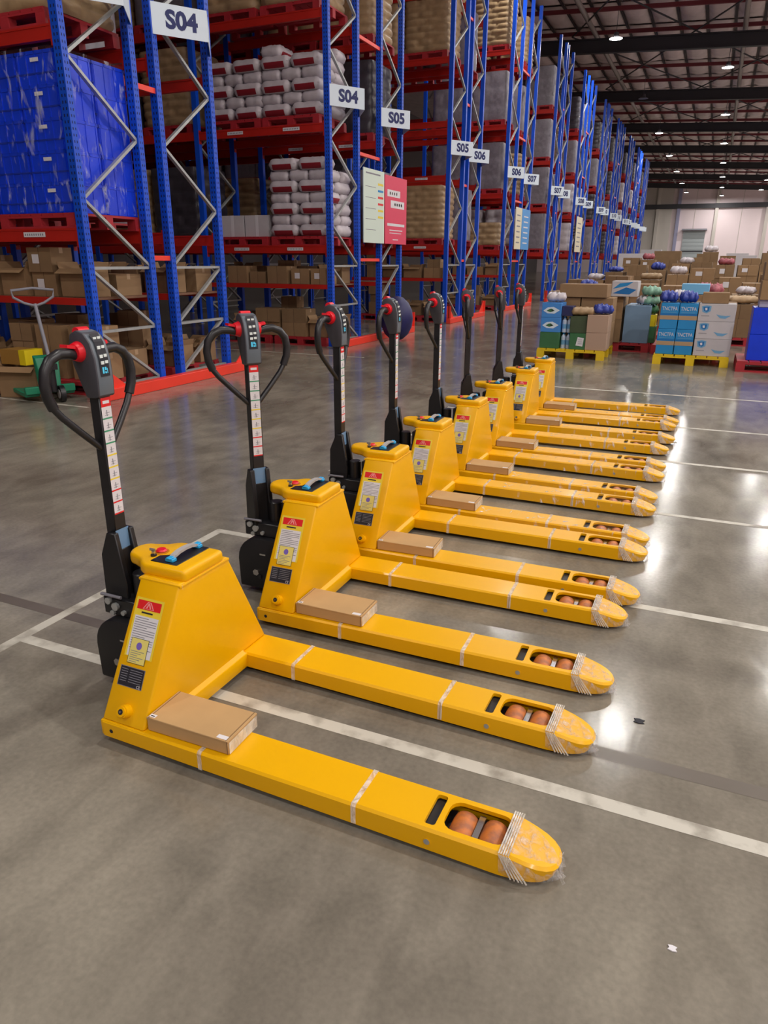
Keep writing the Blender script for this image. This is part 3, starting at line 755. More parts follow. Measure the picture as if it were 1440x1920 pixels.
# ------------------------------------------------------------------ racking
XE = -6.1; XF = -8.72; RT = 9.0
GR = [(6.08, 7.04, 7.42, 8.42), (11.6, 12.66, 13.64, 14.65), (17.65, 18.7, 19.05, 20.1), (22.85, 23.9, 24.9, 25.95)]
y = 29.2
k = 0
while len(GR) < 11:
    gp = 0.35 if k % 2 == 0 else 0.95
    GR.append((y, y + 1.05, y + 1.05 + gp, y + 2.1 + gp)); y += 5.3 if k % 2 == 0 else 6.2; k += 1
LV = [[1.78, 3.62, 5.3, 7.0, 8.5], [1.72, 3.6, 5.2, 6.9, 8.4], [1.85, 3.4, 4.55, 5.85, 7.15], [1.8, 3.4, 5.25, 7.15], [1.8, 3.4, 5.0, 6.7]]
ROWN = []
nt_ = 3
for gi in range(11):
    for side in (0, 1):
        ROWN.append('S%02d' % (nt_ + gi + side))
# shared meshes
def upright_mesh(slots):
    b = MB()
    b.box(XE - 0.1, XE, -0.04, 0.04, 0.0, RT, RBLU)
    b.box(XE - 0.12, XE + 0.02, -0.06, 0.06, 0.0, 0.012, GALV)
    return b.mesh('upright')
UPM = upright_mesh(False)
sb = MB()
for k in range(150):
    z = 0.2 + k * 0.058
    for dx in (-0.075, -0.035):
        sb.add([(XE + dx, -0.041, z), (XE + dx + 0.014, -0.041, z), (XE + dx + 0.014, -0.041, z + 0.026), (XE + dx, -0.041, z + 0.026)], [(0, 1, 2, 3)], SLOT)
for k in range(150):
    z = 0.2 + k * 0.058
    for dy in (-0.02, 0.012):
        sb.add([(XE + 0.001, dy, z), (XE + 0.001, dy + 0.010, z), (XE + 0.001, dy + 0.010, z + 0.024), (XE + 0.001, dy, z + 0.024)], [(0, 1, 2, 3)], SLOT)
SLM = sb.mesh('upright_slots')
BM_ = {}
def beam_mesh(thin=False):
    if thin in BM_: return BM_[thin]
    b = MB(); h = 0.075 if thin else 0.13
    b.box(XF - (0 if thin else 5.24), XE - 0.1, -0.025, 0.025, -h, 0, RRED)
    if not thin:
        b.box(XF, XE - 0.1, -0.030, -0.025, -h, -h + 0.02, RRED); b.box(XF, XE - 0.1, -0.030, -0.025, -0.02, 0, RRED)
        for x in (XE - 0.1, XF): b.box(x - 0.03, x + 0.005, -0.032, 0.032, -0.19, 0.03, RRED)
    BM_[thin] = b.mesh('beam'); return BM_[thin]
brace_cache = {}
def brace_mesh(dy, dz, nm='brace'):
    key = (round(dy, 3), round(dz, 3))
    if key not in brace_cache:
        b = MB(); b.bar((0, 0, 0), (0, dy, dz), 0.03, 0.045, GALV, up=(1, 0, 0)); brace_cache[key] = b.mesh('brace')
    return brace_cache[key]
LBL = MB(); LBL.box(-0.16, 0.16, -0.0325, -0.0305, -0.085, -0.035, WHITE)
for k in range(9): LBL.box(-0.14 + k * 0.032, -0.125 + k * 0.032, -0.0335, -0.032, -0.07, -0.05, INKG)
LBLM = LBL.mesh('beam_label')
def end_frame(R, ya, yb, x, slots, mirror):
    for yy in (ya, yb):
        o = ob('upright', UPM, R, (x - XE, yy, 0))
        if slots: ob('upright_slots', SLM, o)['kind'] = 'stuff'
    y1, y2 = (ya, yb) if not mirror else (yb, ya)
    y1 += 0.035 if not mirror else -0.035; y2 += -0.035 if not mirror else 0.035
    xx = x - 0.05
    d = y2 - y1
    for z in (0.10, 0.71, 1.38): ob('brace', brace_mesh(d, 0), R, (xx, y1, z))
    ob('brace', brace_mesh(d, -0.60), R, (xx, y1, 0.71)); ob('brace', brace_mesh(d, -0.64), R, (xx, y1, 1.36))
    z = 1.41; k = 0
    while z < RT - 0.7:
        if k % 2 == 0: ob('brace', brace_mesh(-d, 0.655), R, (xx + 0.004, y2, z))
        else: ob('brace', brace_mesh(d, 0.655), R, (xx + 0.004, y1, z))
        z += 0.655; k += 1
RACKS = []
for gi, (a, b_, c, d) in enumerate(GR):
    lv = LV[gi] if gi < 5 else LV[4]
    for side, (ya, yb) in enumerate(((a, b_), (c, d))):
        nm = ROWN[gi * 2 + side]
        pos = ('facing the jacks' if side == 0 else 'backing the row before it')
        R = empty('pallet_rack', (0, 0, 0), 'blue and red pallet rack %s, row %d from the jacks' % ({0: 'front half', 1: 'rear half'}[side], gi + 1), 'pallet rack', 'blue and red pallet racks')
        R['label'] = 'blue and red pallet rack, %s row of the %s double block from the jacks' % (('front', 'back')[side], ordn[gi])
        end_frame(R, ya, yb, XE, gi < 2, side == 1)
        if gi < 5: end_frame(R, ya, yb, XF, False, side == 1)
        if gi < 4:
            for xx in (XF - 2.62, XF - 5.24): end_frame(R, ya, yb, xx, False, side == 1)
        for li, z in enumerate(lv):
            for yy in (ya, yb): ob('beam', beam_mesh(), R, (0, yy + (0.03 if yy == yb else -0.03) * 0, z))
        if gi < 4:
            for yy in (ya, yb): ob('beam', beam_mesh(True), R, (0, yy, 1.07))
            bb = MB(); bb.box(XF, XE - 0.1, ya + 0.03, yb - 0.03, 1.045, 1.07, mat('shelf_board', srgb(120, 84, 62), 0.7, var=0.2)); bb.obj('shelf_board', R)
        if gi < 3:
            for x in (-6.83, -7.95):
                ob('beam_label', LBLM, R, (x, ya, lv[0]));
                if gi == 0: continue
                ob('beam_label', LBLM, R, (x, ya, lv[1]))
        RACKS.append((R, gi, side, ya, yb, lv))
        # V-shaped row sign
        ym = (ya + yb) / 2; ax_ = XE + 0.36
        S = empty('row_sign', (XE, ya, 3.84), 'white folded aisle sign reading %s at the %s row of the %s rack block' % (nm, ('front', 'back')[side], ordn[gi]), 'sign', 'folded aisle signs')
        L_ = math.hypot(0.36, ym - ya)
        for (p0, p1) in (((0.0, -0.02), (0.36, ym - ya)), ((0.36, ym - ya), (0.0, yb - ya + 0.02))):
            bb = MB(); bb.bar((p0[0], p0[1], 0.155), (p1[0], p1[1], 0.155), 0.006, 0.31, SIGNW); bb.obj('panel', S)
        dirv = Vector((0.36, ym - ya + 0.02, 0)).normalized(); nrm = Vector((dirv.y, -dirv.x, 0))
        tt = 0.53; org = Vector((0.36 * tt, -0.02 + (ym - ya + 0.02) * tt, 0.155)) + nrm * 0.006
        if gi < 9: text('lettering', nm, 0.245, frameM(org, dirv, (0, 0, 1)), NAVY, S, bold=0.010, sx=1.02)
    # row spacers
    for z in (1.46, 3.25, 5.05, 6.85):
        sp = MB(); sp.box(XE - 0.06, XE - 0.02, b_ + 0.03, c - 0.03, z, z + 0.055, RORG); sp.obj('row_spacer', RACKS[-1][0])
    # floor guard rail across the row ends
    G = empty('rack_guard', (-5.95, a, 0), 'bright red steel floor guard rail along the ends of %s rack block' % ordn[gi], 'guard rail', 'red floor guards')
    L_ = d - a
    gb = MB(); gb.box(-0.055, 0.055, -0.25, L_ + 0.35, 0.0, 0.125, RORG); gb.obj('rail', G, 0.006, 1)
    for (y0, y1) in ((-0.24, 0.16), (L_ + 0.34, L_ - 0.06)):
        gb = MB(); vv = [(-0.008, y0, 0.125), (-0.008, y1, 0.125), (-0.008, y0, 0.42), (0.008, y0, 0.125), (0.008, y1, 0.125), (0.008, y0, 0.42)]
        gb.add(vv, [(0, 1, 2), (5, 4, 3), (0, 3, 4, 1), (1, 4, 5, 2), (2, 5, 3, 0)], RORG)
        gb.box(-0.055, 0.055, min(y0, y0 + math.copysign(0.02, y1 - y0)), max(y0, y0 + math.copysign(0.02, y1 - y0)), 0.125, 0.42, RORG)
        gb.obj('gusset', G)

# posters on rack ends
def poster(y0, y1, z0, z1, mt, label, kind):
    b = MB(); b.box(XE + 0.03, XE + 0.05, y0, y1, z0, z1, mt)
    P = empty('notice_board', (XE + 0.03, (y0 + y1) / 2, z0), label, 'notice board'); h = z1 - z0; w = y1 - y0
    b = MB(); b.box(0, 0.02, -w / 2, w / 2, 0, h, mt); b.obj('board', P, 0.003, 1)
    b = MB(); X = 0.0212
    def r(ya, yb, za, zb, m_): b.add([(X, -w / 2 + ya * w, za * h), (X, -w / 2 + yb * w, za * h), (X, -w / 2 + yb * w, zb * h), (X, -w / 2 + ya * w, zb * h)], [(0, 1, 2, 3)], m_)
    if kind == 'list':
        r(0.1, 0.8, 0.93, 0.95, INKG)
        for k in range(5): r(0.08, 0.58, 0.18 + k * 0.145, 0.187 + k * 0.145, INKG)
        for k, m_ in enumerate((LABY, BBOX, LABR, LABR, LABY, LABY)): r(0.68, 0.95, 0.80 - k * 0.09, 0.83 - k * 0.09, m_)
        b.obj('print', P)
    elif kind == 'pink':
        r(0.1, 0.68, 0.70, 0.80, WHITE); r(0.25, 0.88, 0.54, 0.65, WHITE)
        for k in range(4): r(0.2 + k * 0.1, 0.24 + k * 0.1, 0.73, 0.77, INK); r(0.42 + k * 0.1, 0.47 + k * 0.1, 0.575, 0.615, INK)
        r(0.1, 0.9, 0.27, 0.31, WHITE); r(0.2, 0.8, 0.20, 0.215, WHITE); r(0.2, 0.75, 0.16, 0.17, WHITE); r(0.35, 0.6, 0.06, 0.075, WHITE); b.obj('print', P)
    else:
        for k in range(6): r(0.2, 0.75, 0.15 + k * 0.13, 0.18 + k * 0.13, INKG if kind == 'cream' else WHITE)
        b.obj('print', P)
poster(12.74, 13.66, 1.79, 3.06, POSG, 'pale notice board with listed lines beside the pink board', 'list')
poster(13.70, 14.80, 1.79, 3.03, POSP, 'pink notice board with two white speech boxes on the rack end', 'pink')
poster(23.95, 24.75, 1.85, 3.1, POSC, 'cream notice board next to the blue board on a rack end', 'cream')
poster(24.8, 25.9, 1.85, 3.1, POSB, 'sky-blue notice board with white lines on a rack end', 'blue')
poster(35.0, 36.5, 1.9, 3.4, POSC, 'tall cream notice board on a distant rack end', 'cream')

# ------------------------------------------------------------------ goods
def pallet_meshes(w, d, h, mt, skid=True):
    nb = 7; bw = w / nb - 0.016
    P = {'pieces': [], 'joined': []}
    bt = MB()
    for k in range(nb): x0 = -w / 2 + k * w / nb + 0.008; bt.box(x0, x0 + bw, -d / 2, d / 2, h - 0.025, h, mt)
    b1 = MB(); b1.box(-bw / 2, bw / 2, -d / 2, d / 2, h - 0.025, h, mt); bm1 = b1.mesh('deck_board')
    for k in range(nb): P['pieces'].append(('deck_board', bm1, (-w / 2 + (k + 0.5) * w / nb, 0, 0)))
    P['joined'].append(('deck_boards', bt.mesh('deck_boards')))
    bb = MB(); b2 = MB(); b2.box(-w / 2, w / 2, -0.05, 0.05, h - 0.045, h - 0.0255, mt)
    if skid: b2.box(-w / 2, w / 2, -0.05, 0.05, 0, 0.02, mt)
    bm2 = b2.mesh('runner')
    b3 = MB(); b3.box(-0.06, 0.06, -0.05, 0.05, 0.0205 if skid else 0, h - 0.0455, mt); bm3 = b3.mesh('block')
    bb = MB()
    for y in (-d / 2 + 0.05, 0, d / 2 - 0.05):
        P['pieces'].append(('runner', bm2, (0, y, 0))); bb.box(-w / 2, w / 2, y - 0.05, y + 0.05, h - 0.045, h - 0.0255, mt)
        if skid: bb.box(-w / 2, w / 2, y - 0.05, y + 0.05, 0, 0.02, mt)
        for x in (-w / 2 + 0.06, 0, w / 2 - 0.06):
            P['pieces'].append(('block', bm3, (x, y, 0))); bb.box(x - 0.06, x + 0.06, y - 0.05, y + 0.05, 0.0205 if skid else 0, h - 0.0455, mt)
    P['joined'].append(('runners_and_blocks', bb.mesh('runners_and_blocks')))
    return P
PR = pallet_meshes(1.1, 1.0, 0.15, PALR)
PRN = pallet_meshes(0.30, 0.5, 0.15, PALR)
PY = pallet_meshes(1.06, 1.1, 0.15, PALY, skid=False)
def pallet(x, y, z, P, name, label, group, rz=0):
    T = empty(name, (x, y, z), label, 'pallet', group, rz)
    if y < 15 and x > -8.6 and z < 4:
        for nm, me, lc in P['pieces']: ob(nm, me, T, lc)
    else:
        for nm, me in P['joined']: ob(nm, me, T)['kind'] = 'stuff'
    return T
tier = ['lowest', 'second', 'third', 'fourth', 'fifth', 'sixth', 'seventh', 'eighth']
num = ['one', 'two', 'three', 'four', 'five', 'six', 'seven', 'eight', 'nine', 'ten', 'eleven']

def sack_mesh(w, d, h, mt, pr=None, crumple=0.008, n=12, m=10):
    bm = bmesh.new(); top = []; bot = []
    for j in range(m + 1):
        rt = []; rb = []
        for i in range(n + 1):
            a = abs(2 * i / n - 1); c = abs(2 * j / m - 1)
            e = (max(0, 1 - a ** 6) * max(0, 1 - c ** 6)) ** 0.30
            if crumple > 0.011: e *= 0.72 + 0.28 * math.sin(i * 1.25 + h * 90) * math.cos(j * 1.6 + w * 30)
            k = 1 - 0.05 * (a ** 4) * (c ** 4) * 2
            x = (i / n - 0.5) * w * k + rnd.uniform(-1, 1) * crumple * 0.5; y = (j / m - 0.5) * d * k + rnd.uniform(-1, 1) * crumple * 0.5
            nz = rnd.uniform(-1, 1) * crumple * (e > 0)
            rt.append(bm.verts.new((x, y, h / 2 + e * h / 2 + nz))); rb.append(bm.verts.new((x, y, h / 2 - e * h * 0.49 - 0.002)))
        top.append(rt); bot.append(rb)
    for j in range(m):
        for i in range(n):
            bm.faces.new((top[j][i], top[j][i + 1], top[j + 1][i + 1], top[j + 1][i]))
            bm.faces.new((bot[j][i], bot[j + 1][i], bot[j + 1][i + 1], bot[j][i + 1]))
    bmesh.ops.remove_doubles(bm, verts=bm.verts, dist=0.006)
    me = bpy.data.meshes.new('sack'); bm.to_mesh(me); bm.free(); me.materials.append(mt)
    for p in me.polygons: p.use_smooth = True
    if pr:
        me.materials.append(pr)
        for p in me.polygons:
            c = p.center
            if abs(c.x) < w * 0.36 and h * 0.08 < c.z < h * 0.46 and c.y < -d * 0.30: p.material_index = 1
    return me
SKW = [sack_mesh(0.575, 0.405, 0.19, BAGW, BAGR), sack_mesh(0.575, 0.405, 0.19, BAGW), sack_mesh(0.565, 0.41, 0.185, BAGW, BAGR, 0.011)]
SKK = sack_mesh(0.60, 0.40, 0.15, BAGK, crumple=0.012)
SKB = sack_mesh(0.5, 0.36, 0.16, PBLU, crumple=0.032); SKM = sack_mesh(0.5, 0.36, 0.16, MINT, crumple=0.032); SKP = sack_mesh(0.5, 0.36, 0.16, PINK, crumple=0.032)
SKC = sack_mesh(0.5, 0.36, 0.16, BAGW, crumple=0.032); SKG = sack_mesh(0.5, 0.36, 0.16, GBOX, crumple=0.032)
def sacks(x, y, z, n, what, where, part=5):
    for L in range(n):
        flip = L % 2
        pos = [(-0.29, -0.31), (0.29, -0.31), (-0.39, 0.19), (0.0, 0.19), (0.39, 0.19)]
        nm = ['front inner', 'front outer', 'rear inner', 'rear middle', 'rear outer']
        if flip: pos = [(px, -py) for px, py in pos]; nm = ['rear inner', 'rear outer', 'front inner', 'front middle', 'front outer']
        for k, (px, py) in enumerate(pos):
            if part < 5 and L == n - 1 and k >= part: continue
            rz = (0 if k < 2 else pi / 2) + rnd.uniform(-0.04, 0.04) + (pi if (rnd.random() < 0.35 and k > 1) else 0)
            o = ob('sack', SKW[0 if k < 2 else rnd.choice([0, 1, 1, 2])], None, (x + px + rnd.uniform(-.012, .012), y + py, z + L * 0.176 + 0.002), rz)
            tag(o, '%s, %s, %s tier, %s' % (what, where, tier[L], nm[k]), 'sack', '%ss, %s' % (what, where))

def carton_mesh(w, d, h, mt=CART, opened=False, tape=True, lab=False):
    b = MB()
    if opened:
        t = 0.006
        b.box(-w / 2, w / 2, -d / 2, d / 2, 0, t, mt)
        b.box(-w / 2, w / 2, -d / 2, -d / 2 + t, 0, h, mt); b.box(-w / 2, w / 2, d / 2 - t, d / 2, 0, h, mt)
        b.box(-w / 2, -w / 2 + t, -d / 2, d / 2, 0, h, mt); b.box(w / 2 - t, w / 2, -d / 2, d / 2, 0, h, mt)
        for s in (-1, 1):
            b.bar((s * w / 2, 0, h), (s * (w / 2 + 0.03), 0, h + 0.07), d * 0.96, 0.004, mt, up=(0, 0, 1))
            b.bar((0, s * d / 2, h), (0, s * (d / 2 + 0.08), h - 0.05 if s < 0 else h + 0.05), w * 0.96, 0.004, mt, up=(0, 0, 1))
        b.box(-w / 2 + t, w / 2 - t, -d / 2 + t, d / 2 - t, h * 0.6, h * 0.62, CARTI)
    else:
        b.box(-w / 2, w / 2, -d / 2, d / 2, 0, h, mt)
        if tape:
            b.box(-w / 2 - 0.0008, w / 2 + 0.0008, -0.025, 0.025, h - 0.06, h + 0.0008, TAPE)
            b.box(-0.003, 0.003, -d / 2 - 0.0006, -d / 2, 0, h, CARTI)
        if lab: b.box(-w * 0.3, -w * 0.02, -d / 2 - 0.0015, -d / 2, h * 0.35, h * 0.72, WHITE)
    return b.mesh('carton')
CM = [carton_mesh(0.42, 0.34, 0.30), carton_mesh(0.36, 0.30, 0.26, lab=True), carton_mesh(0.50, 0.38, 0.24), carton_mesh(0.40, 0.32, 0.30, opened=True), carton_mesh(0.34, 0.28, 0.20), carton_mesh(0.46, 0.34, 0.26, opened=True)]
CMH = [0.30, 0.26, 0.24, 0.30, 0.20, 0.26]; CMW = [0.42, 0.36, 0.50, 0.44, 0.34, 0.50]
CD = ['plain brown', 'white-labelled brown', 'long low brown', 'open-topped brown', 'small brown', 'wide open-topped brown']
def carton_row(x0, x1, y, z, zmax, where):
    x = x1; c = 0
    while x > x0 + 0.2:
        k = rnd.choice([0, 0, 1, 2, 3, 4, 5, 3, 5]); zz = z; n = 0
        while zz + CMH[k] + (0.07 if k in (3, 5) else 0) < zmax and n < 3:
            if n > 0 and rnd.random() < 0.25: break
            kk = k
            if n > 0 and rnd.random() < 0.3 and k != 3: kk = 4
            o = ob('carton', CM[kk], None, (x - CMW[k] / 2 - 0.01, y + rnd.uniform(-0.02, 0.02), zz + 0.001), rnd.uniform(-0.04, 0.04))
            tag(o, '%s carton, %s along the %s, %s tier' % (CD[kk], ordn[min(c, 15)], where, tier[n]), 'carton', 'cartons, ' + where)
            zz += CMH[kk] + 0.001; n += 1
            if k in (3, 5): break
        x -= CMW[k] + rnd.uniform(0.03, 0.10); c += 1

def wrapped_mesh(w, d, h, mt, layer, bulge, cols=2):
    b = MB(); n = 72; rows = max(4, round(h / layer)) * 5; v = []
    rr = random.Random(int(w * 100 + h * 10 + layer * 1000)); NL = max(1, round(h / layer))
    jit = [[rr.uniform(-1, 1) for _ in range(4 * (cols + 1))] for _ in range(NL + 2)]
    for j in range(rows + 1):
        z = h * j / rows; q = j / rows * NL; ly = min(NL - 1, int(q)); ph = q - ly
        for i in range(n):
            s = (i / n * 4) % 4; side = int(s); u = s - side       # walk the square outline
            cc = cols + (1 if ly % 2 and cols > 1 else 0)
            ub = (u * cc) % 1.0
            cx, cy = ((u - .5, -.5), (.5, u - .5), (.5 - u, .5), (-.5, .5 - u))[side]
            bl = bulge * (abs(math.sin(pi * ph)) ** 0.5) * (abs(math.sin(pi * ub)) ** 0.35 if cols > 1 else 1)
            o_ = bl + bulge * 0.35 * jit[ly][side * (cols + 1) + min(cols, int(u * cc))]
            rc = 1 - 0.05 * (abs(2 * u - 1) ** 6)
            v.append((cx * (w - 2 * bulge + 2 * o_) * rc, cy * (d - 2 * bulge + 2 * o_) * rc, z))
    b.add(v, [(j * n + i, j * n + (i + 1) % n, (j + 1) * n + (i + 1) % n, (j + 1) * n + i) for j in range(rows) for i in range(n)], mt, True)
    b.add(v[-n:], [tuple(range(n))], mt)
    return b.mesh('wrapped_load')
WL = {'grey': wrapped_mesh(1.1, 1.0, 1.25, GREYW, 0.42, 0.015, 2), 'kraft': wrapped_mesh(1.12, 1.02, 1.2, BAGK, 0.135, 0.035), 'white': wrapped_mesh(1.12, 1.02, 1.15, BAGW, 0.28, 0.04), 'dark': wrapped_mesh(1.1, 1.0, 1.2, DARKW, 0.2, 0.025), 'low': wrapped_mesh(1.12, 1.02, 0.65, BAGK, 0.16, 0.045)}
WN = {'grey': 'grey film-wrapped load', 'kraft': 'brown kraft sack load', 'white': 'white bulging sack load', 'dark': 'dark film-wrapped load', 'low': 'low brown sack load'}
def load(x, y, z, kind, gi, side, li, bayn):
    w_ = 'block %s %s row, %s beam level, %s' % (num[gi], ('front', 'back')[side], tier[li], bayn)
    pallet(x, y, z + 0.001, PR, 'wooden_pallet', 'red pallet, ' + w_, 'red pallets on the racks')
    o = ob('pallet_load', WL[kind], None, (x + rnd.uniform(-.02, .02), y, z + 0.153), rnd.uniform(-0.015, 0.015))
    tag(o, WN[kind] + ', ' + w_, 'pallet load', 'wrapped pallet loads')
bay = ['aisle bay', 'inner bay']
X1, X2 = -6.83, -8.02
# block one: blue crates on the first level
def crate_mesh():
    w, d, h = 0.535, 0.48, 0.296; b = MB(); t = 0.012
    b.box(-w / 2 + t, w / 2 - t, -d / 2 + t, d / 2 - t, 0.0, 0.01, CRATE)
    for s in (-1, 1):
        b.box(-w / 2 + t, w / 2 - t, s * (d / 2 - t) - t / 2, s * (d / 2 - t) + t / 2, 0, h, CRATE); b.box(s * (w / 2 - t) - t / 2, s * (w / 2 - t) + t / 2, -d / 2 + t, d / 2 - t, 0, h, CRATE)
        b.box(-w / 2, w / 2, s * d / 2 - (t if s > 0 else 0), s * d / 2 + (t if s < 0 else 0), h - 0.03, h, CRATE); b.box(s * w / 2 - (t if s > 0 else 0), s * w / 2 + (t if s < 0 else 0), -d / 2, d / 2, h - 0.03, h, CRATE)
        for k in range(5):
            x = -w / 2 + 0.03 + k * (w - 0.06) / 4; b.box(x - 0.008, x + 0.008, s * (d / 2 - 0.004) - 0.004, s * (d / 2 - 0.004) + 0.004, 0, h, CRATE)
        for k in range(4):
            y = -d / 2 + 0.03 + k * (d - 0.06) / 3; b.box(s * (w / 2 - 0.004) - 0.004, s * (w / 2 - 0.004) + 0.004, y - 0.008, y + 0.008, 0, h, CRATE)
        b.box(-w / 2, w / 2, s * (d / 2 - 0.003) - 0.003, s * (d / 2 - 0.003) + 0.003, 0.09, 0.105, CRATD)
    return b.mesh('shell')
CRM = crate_mesh()
hb = MB(); hb.box(-0.055, 0.055, -0.247, -0.243, 0.20, 0.235, WHITE); HBM = hb.mesh('card_holder')
for pi_, px in enumerate((X1 + 0.05, X2 - 0.02)):
    pallet(px, 6.56, 1.781, PR, 'wooden_pallet', 'red pallet under the blue crates, %s' % ('at the rack end' if pi_ == 0 else 'further in from the rack end'), 'red pallets on the racks')
    for L in range(5):
        for k, (dx, dy) in enumerate(((-0.27, -0.245), (0.27, -0.245), (-0.27, 0.245), (0.27, 0.245))):
            T = ob('storage_crate', CRM, None, (px + dx, 6.56 + dy, 1.934 + L * 0.298))
            tag(T, 'blue plastic crate, %s tier, %s %s column of the %s crate stack' % (tier[L], 'rear' if k > 1 else 'front', 'outer' if k % 2 else 'inner', 'end' if pi_ == 0 else 'second'), 'crate', 'blue plastic crates on the rack')
            if k == 1: ob('card_holder', HBM, T)
for fi, px in enumerate((X1 + 0.05, X2 - 0.02)):
    b = MB(); n = 40; v = []
    for j in range(14):
        z = 1.945 + 1.50 * j / 13
        for i in range(n):
            t = 2 * pi * (i + 0.5) / n; cs, sn = math.cos(t), math.sin(t); r = 1 / max(abs(cs), abs(sn))
            w_ = 0.563 + rnd.uniform(0, 0.006); v.append((px + w_ * cs * min(r, 1.36), 6.56 + (w_ - 0.055) * sn * min(r, 1.36), z))
    b.add(v, [(j * n + i, j * n + (i + 1) % n, (j + 1) * n + (i + 1) % n, (j + 1) * n + i) for j in range(13) for i in range(n)], FILMB, True)
    tag(b.obj('stretch_film'), 'clear stretch film wound around the %s stack of blue crates' % ('end', 'second')[fi], 'film')
for xi, x in enumerate((X1, X2)):
    load(x, 6.56, 3.62, 'kraft', 0, 0, 1, bay[xi])
    for li, z in ((2, 5.3), (3, 7.0)):
        load(x, 6.56, z, 'kraft' if (li + xi) % 2 else 'dark', 0, 0, li, bay[xi]); load(x, 7.92, z, 'grey', 0, 1, li, bay[xi])
load(X2, 7.92, 3.62, 'grey', 0, 1, 1, bay[1]); load(X2, 7.92, 1.78, 'grey', 0, 1, 0, bay[1])
# block two: white and red sacks
for (x, lvz, li, n) in ((-6.80, 1.72, 0, 7), (-6.88, 3.6, 1, 6), (-8.02, 3.6, 1, 5)):
    bn = bay[0] if x > -7.5 else bay[1]
    pallet(x, 12.13, lvz + 0.001, PR, 'wooden_pallet', 'red pallet under white sacks, block two %s level, %s' % (tier[li], bn), 'red pallets on the racks')
    sacks(x, 12.13, lvz + 0.153, n, 'white sack with dark red print', 'block two %s level %s' % (tier[li], bn), part=3)
pallet(-7.98, 12.13, 1.721, PR, 'wooden_pallet', 'red pallet under the two large white cartons in block two', 'red pallets on the racks')
for i, x in enumerate((-8.23, -7.70)):
    b = MB(); b.box(-0.25, 0.25, -0.4, 0.4, 0, 0.36, CARTW); b.box(-0.03, 0.03, -0.402, 0.402, 0, 0.362, WHITE)
    tag(b.obj('white_carton', loc=(x, 12.12, 1.873)), 'large white carton on a red pallet in block two, %s one' % ('outer' if i else 'inner'), 'carton', 'white cartons in block two')
for xi, x in enumerate((X1, X2)):
    for li, z in ((2, 5.2), (3, 6.9)): load(x, 12.13, z, ['kraft', 'grey'][li % 2], 1, 0, li, bay[xi])
    for li, z in ((0, 1.72), (1, 3.6), (2, 5.2), (3, 6.9)): load(x, 14.14, z, ['grey', 'dark', 'kraft', 'grey'][li], 1, 1, li, bay[xi])
    for li, z in enumerate(LV[2]):
        if li not in (1, 2): load(x, 18.17, z, ['kraft', 'dark', 'grey', 'kraft', 'kraft'][li], 2, 0, li, bay[xi])
        if li in (0, 3): load(x, 19.57, z, 'grey', 2, 1, li, bay[xi])
# bays further in, glimpsed between the uprights and down the aisles
for gi, rows in ((0, ((1, 7.92),)), (1, ((0, 12.13), (1, 14.14))), (2, ((0, 18.17),))):
    for side, yy in rows:
        for li in range(3):
            for xi, x in enumerate((-9.45, -10.62, -12.07, -13.24)): load(x, yy, LV[gi][li], rnd.choice(['grey', 'dark', 'kraft']) , gi, side, li, ['third pallet in', 'fourth pallet in', 'fifth pallet in', 'sixth pallet in'][xi])
kinds4 = [['low', 'grey', 'grey', 'kraft'], ['grey', 'grey', 'grey', 'grey'], ['white', 'white', 'grey', 'dark'], ['grey', 'dark', 'grey', 'dark'], ['dark', 'grey', 'dark', 'dark'], ['white', 'white', 'white', 'dark'], ['grey', 'dark', 'white', 'dark'], ['grey', 'dark', 'dark', 'dark']]
for gi in range(3, 11):
    lv = LV[gi] if gi < 5 else LV[4]
    for side in (0, 1):
        ya, yb = GR[gi][0:2] if side == 0 else GR[gi][2:4]
        for li, z in enumerate(lv[:4]):
            kk = kinds4[gi - 3][li] if side == 0 else rnd.choice(['grey', 'dark', 'white', 'kraft'])
            for xi, x in enumerate((X1, X2) if gi < 5 else (X1,)): load(x, (ya + yb) / 2, z, kk, gi, side, li, bay[xi])
# cartons on the picking shelves and pallets at floor level
for gi in range(0, 4):
    for side, (ya, yb) in enumerate((GR[gi][:2], GR[gi][2:])):
        w_ = 'block %s %s' % (num[gi], ('front', 'back')[side])
        if gi > 0 and side == 1: continue
        xin = XF + 0.3 if gi < 3 else XF + 1.2
        carton_row(xin, XE - 0.14, ya + 0.24, 1.071, LV[gi][0] - 0.16, w_ + ' shelf')
        for xi, x in enumerate((X1, X2)):
            pallet(x, (ya + yb) / 2, 0.0, PR, 'wooden_pallet', 'red pallet on the floor under %s row, %s' % (w_, bay[xi]), 'red pallets at floor level')
        carton_row(xin, XE - 0.14, ya + 0.26, 0.151, 1.0, w_ + ' floor pallet')
        if gi < 2:
            carton_row(xin, XE - 0.14, yb - 0.24, 1.071, LV[gi][0] - 0.16, w_ + ' shelf rear')
            carton_row(xin, XE - 0.14, yb - 0.24, 0.151, 1.0, w_ + ' floor pallet rear')

